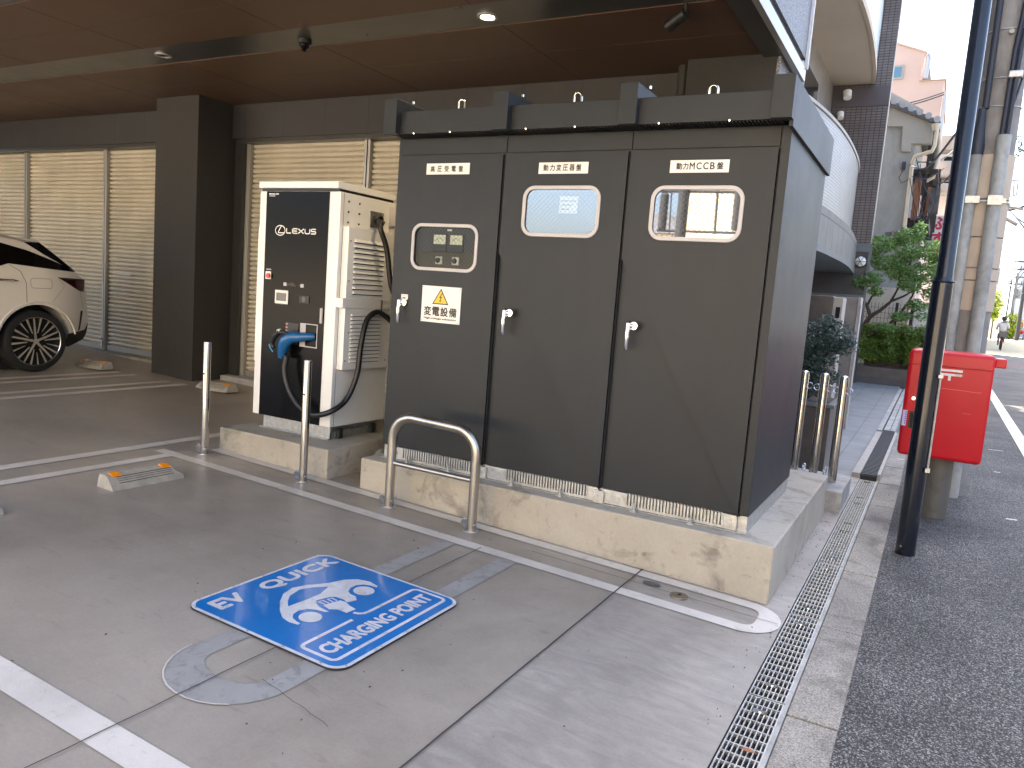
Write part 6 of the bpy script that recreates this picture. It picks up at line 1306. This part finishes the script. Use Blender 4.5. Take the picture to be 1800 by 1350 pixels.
for dx in (-.22, .22):
    for yy in (78.7, 79.25): b = B(); b.cyl((q + dx - .02, yy, z + .1), (q + dx + .02, yy, z + .1), .1, .1, 12); b.obj('wheel', M['tyre'], t)
# opposite side of the street (unseen, made low and dark to weaken its bounced light)
house_row('opposite_building', 'dark grey building across the street, outside the right of the frame', 12, 20, -14, 24, 4.5, M['darkstone'])

# ================================================================== behind the camera: what the cabinet windows mirror
cb_ = thing('cream_building', 'sunlit cream building behind the photographer, mirrored in the cabinet window', 'building', (2, -14, 0))
b = B(); b.box(-6.1, 9, -19, -11, -.3, 9.5); b.obj('wall', M['cream'], cb_)
for k, (x0, z0) in enumerate(((-3.9, 6.0), (-1.6, 6.0), (-3.9, 1.5), (.8, 6), (.8, 2))):
    b = B(); b.box(x0, x0 + 1.1, -11.02, -10.95, z0, z0 + 1.2); f = b.obj('window', M['rail'], cb_); b = B(); b.box(x0 + .08, x0 + 1.02, -10.949, -10.94, z0 + .08, z0 + 1.12); b.obj('pane', M['darkwin'], f)
b = B(); b.tube([(-4.0, -10.9, 0), (-4.0, -10.9, 9)], .05, 8); b.obj('drainpipe', M['creampipe'], cb_)
lh = thing('low_house', 'low cream house with a dark hipped roof, mirrored in the cabinet window', 'house', (-11, -14, 0))
b = B(); b.box(-8.5, -6.2, -17, -11.5, -.3, 3.35); b.obj('wall', M['cream'], lh)
b = B(); b.hexa([(-8.8, -17.4, 3.352), (-6.15, -17.4, 3.352), (-6.15, -11.2, 3.352), (-8.8, -11.2, 3.352)], [(-7.6, -14.6, 4.1), (-7.2, -14.6, 4.1), (-7.2, -13.2, 4.1), (-7.6, -13.2, 4.1)]); b.obj('roof', M['rooft'], lh)
b = B(); b.box(-7.8, -6.9, -11.52, -11.45, 1.0, 2.2); b.obj('window', M['darkwin'], lh)
l2 = thing('low_house', 'long low cream house farther left behind the photographer', 'house', (-14, -14, 0))
b = B(); b.box(-22, -9.0, -17, -11.5, -.3, 2.6); b.obj('wall', M['cream'], l2)
b = B(); b.hexa([(-22.4, -17.4, 2.602), (-8.9, -17.4, 2.602), (-8.9, -11.2, 2.602), (-22.4, -11.2, 2.602)], [(-20, -14.6, 3.5), (-10, -14.6, 3.5), (-10, -14.2, 3.5), (-20, -14.2, 3.5)]); b.obj('roof', M['rooft'], l2)
up = thing('mirrored_utility_pole', 'dark utility pole with transformers behind the photographer, mirrored in the glass', 'utility pole', (-4.3, -6.0, 0))
def mir(px, py, dist):                      # point seen in the right window's glass, on the plane y = -dist
    d = ray(px, py); tt = (8.412 + dist) / d.y; p = CAM + d * tt; return Vector((p.x, 8.412 - p.y, p.z))
m0 = mir(1200, 370, 9); 
b = B(); b.tube([(m0.x, -9, -.1), (m0.x, -9, 9)], [.13, .12], 16); b.obj('shaft', M['darkcloth'], up, smooth=True)
for px, py in ((1166, 372), (1296, 372)):
    q = mir(px, py, 9); b = B(); b.tube([(q.x, -9, q.z - .42), (q.x, -9, q.z - .38), (q.x, -9, q.z + .38), (q.x, -9, q.z + .42)], [.06, .10, .10, .06], 14); b.obj('transformer', M['darkcloth'], up, smooth=True)
b = B(); q0, q1 = mir(1160, 336, 9), mir(1310, 338, 9); b.tube([tuple(q0), tuple(q1)], .035, 8); q0, q1 = mir(1155, 405, 9), mir(1310, 410, 9); b.tube([tuple(q0), tuple(q1)], .03, 8); q0, q1 = mir(1262, 333, 9), mir(1256, 412, 9); b.tube([tuple(q0), tuple(q1)], .03, 8); q0, q1 = mir(1181, 333, 9), mir(1176, 412, 9); b.tube([tuple(q0), tuple(q1)], .018, 8); b.obj('crossarm', M['darkcloth'], up)
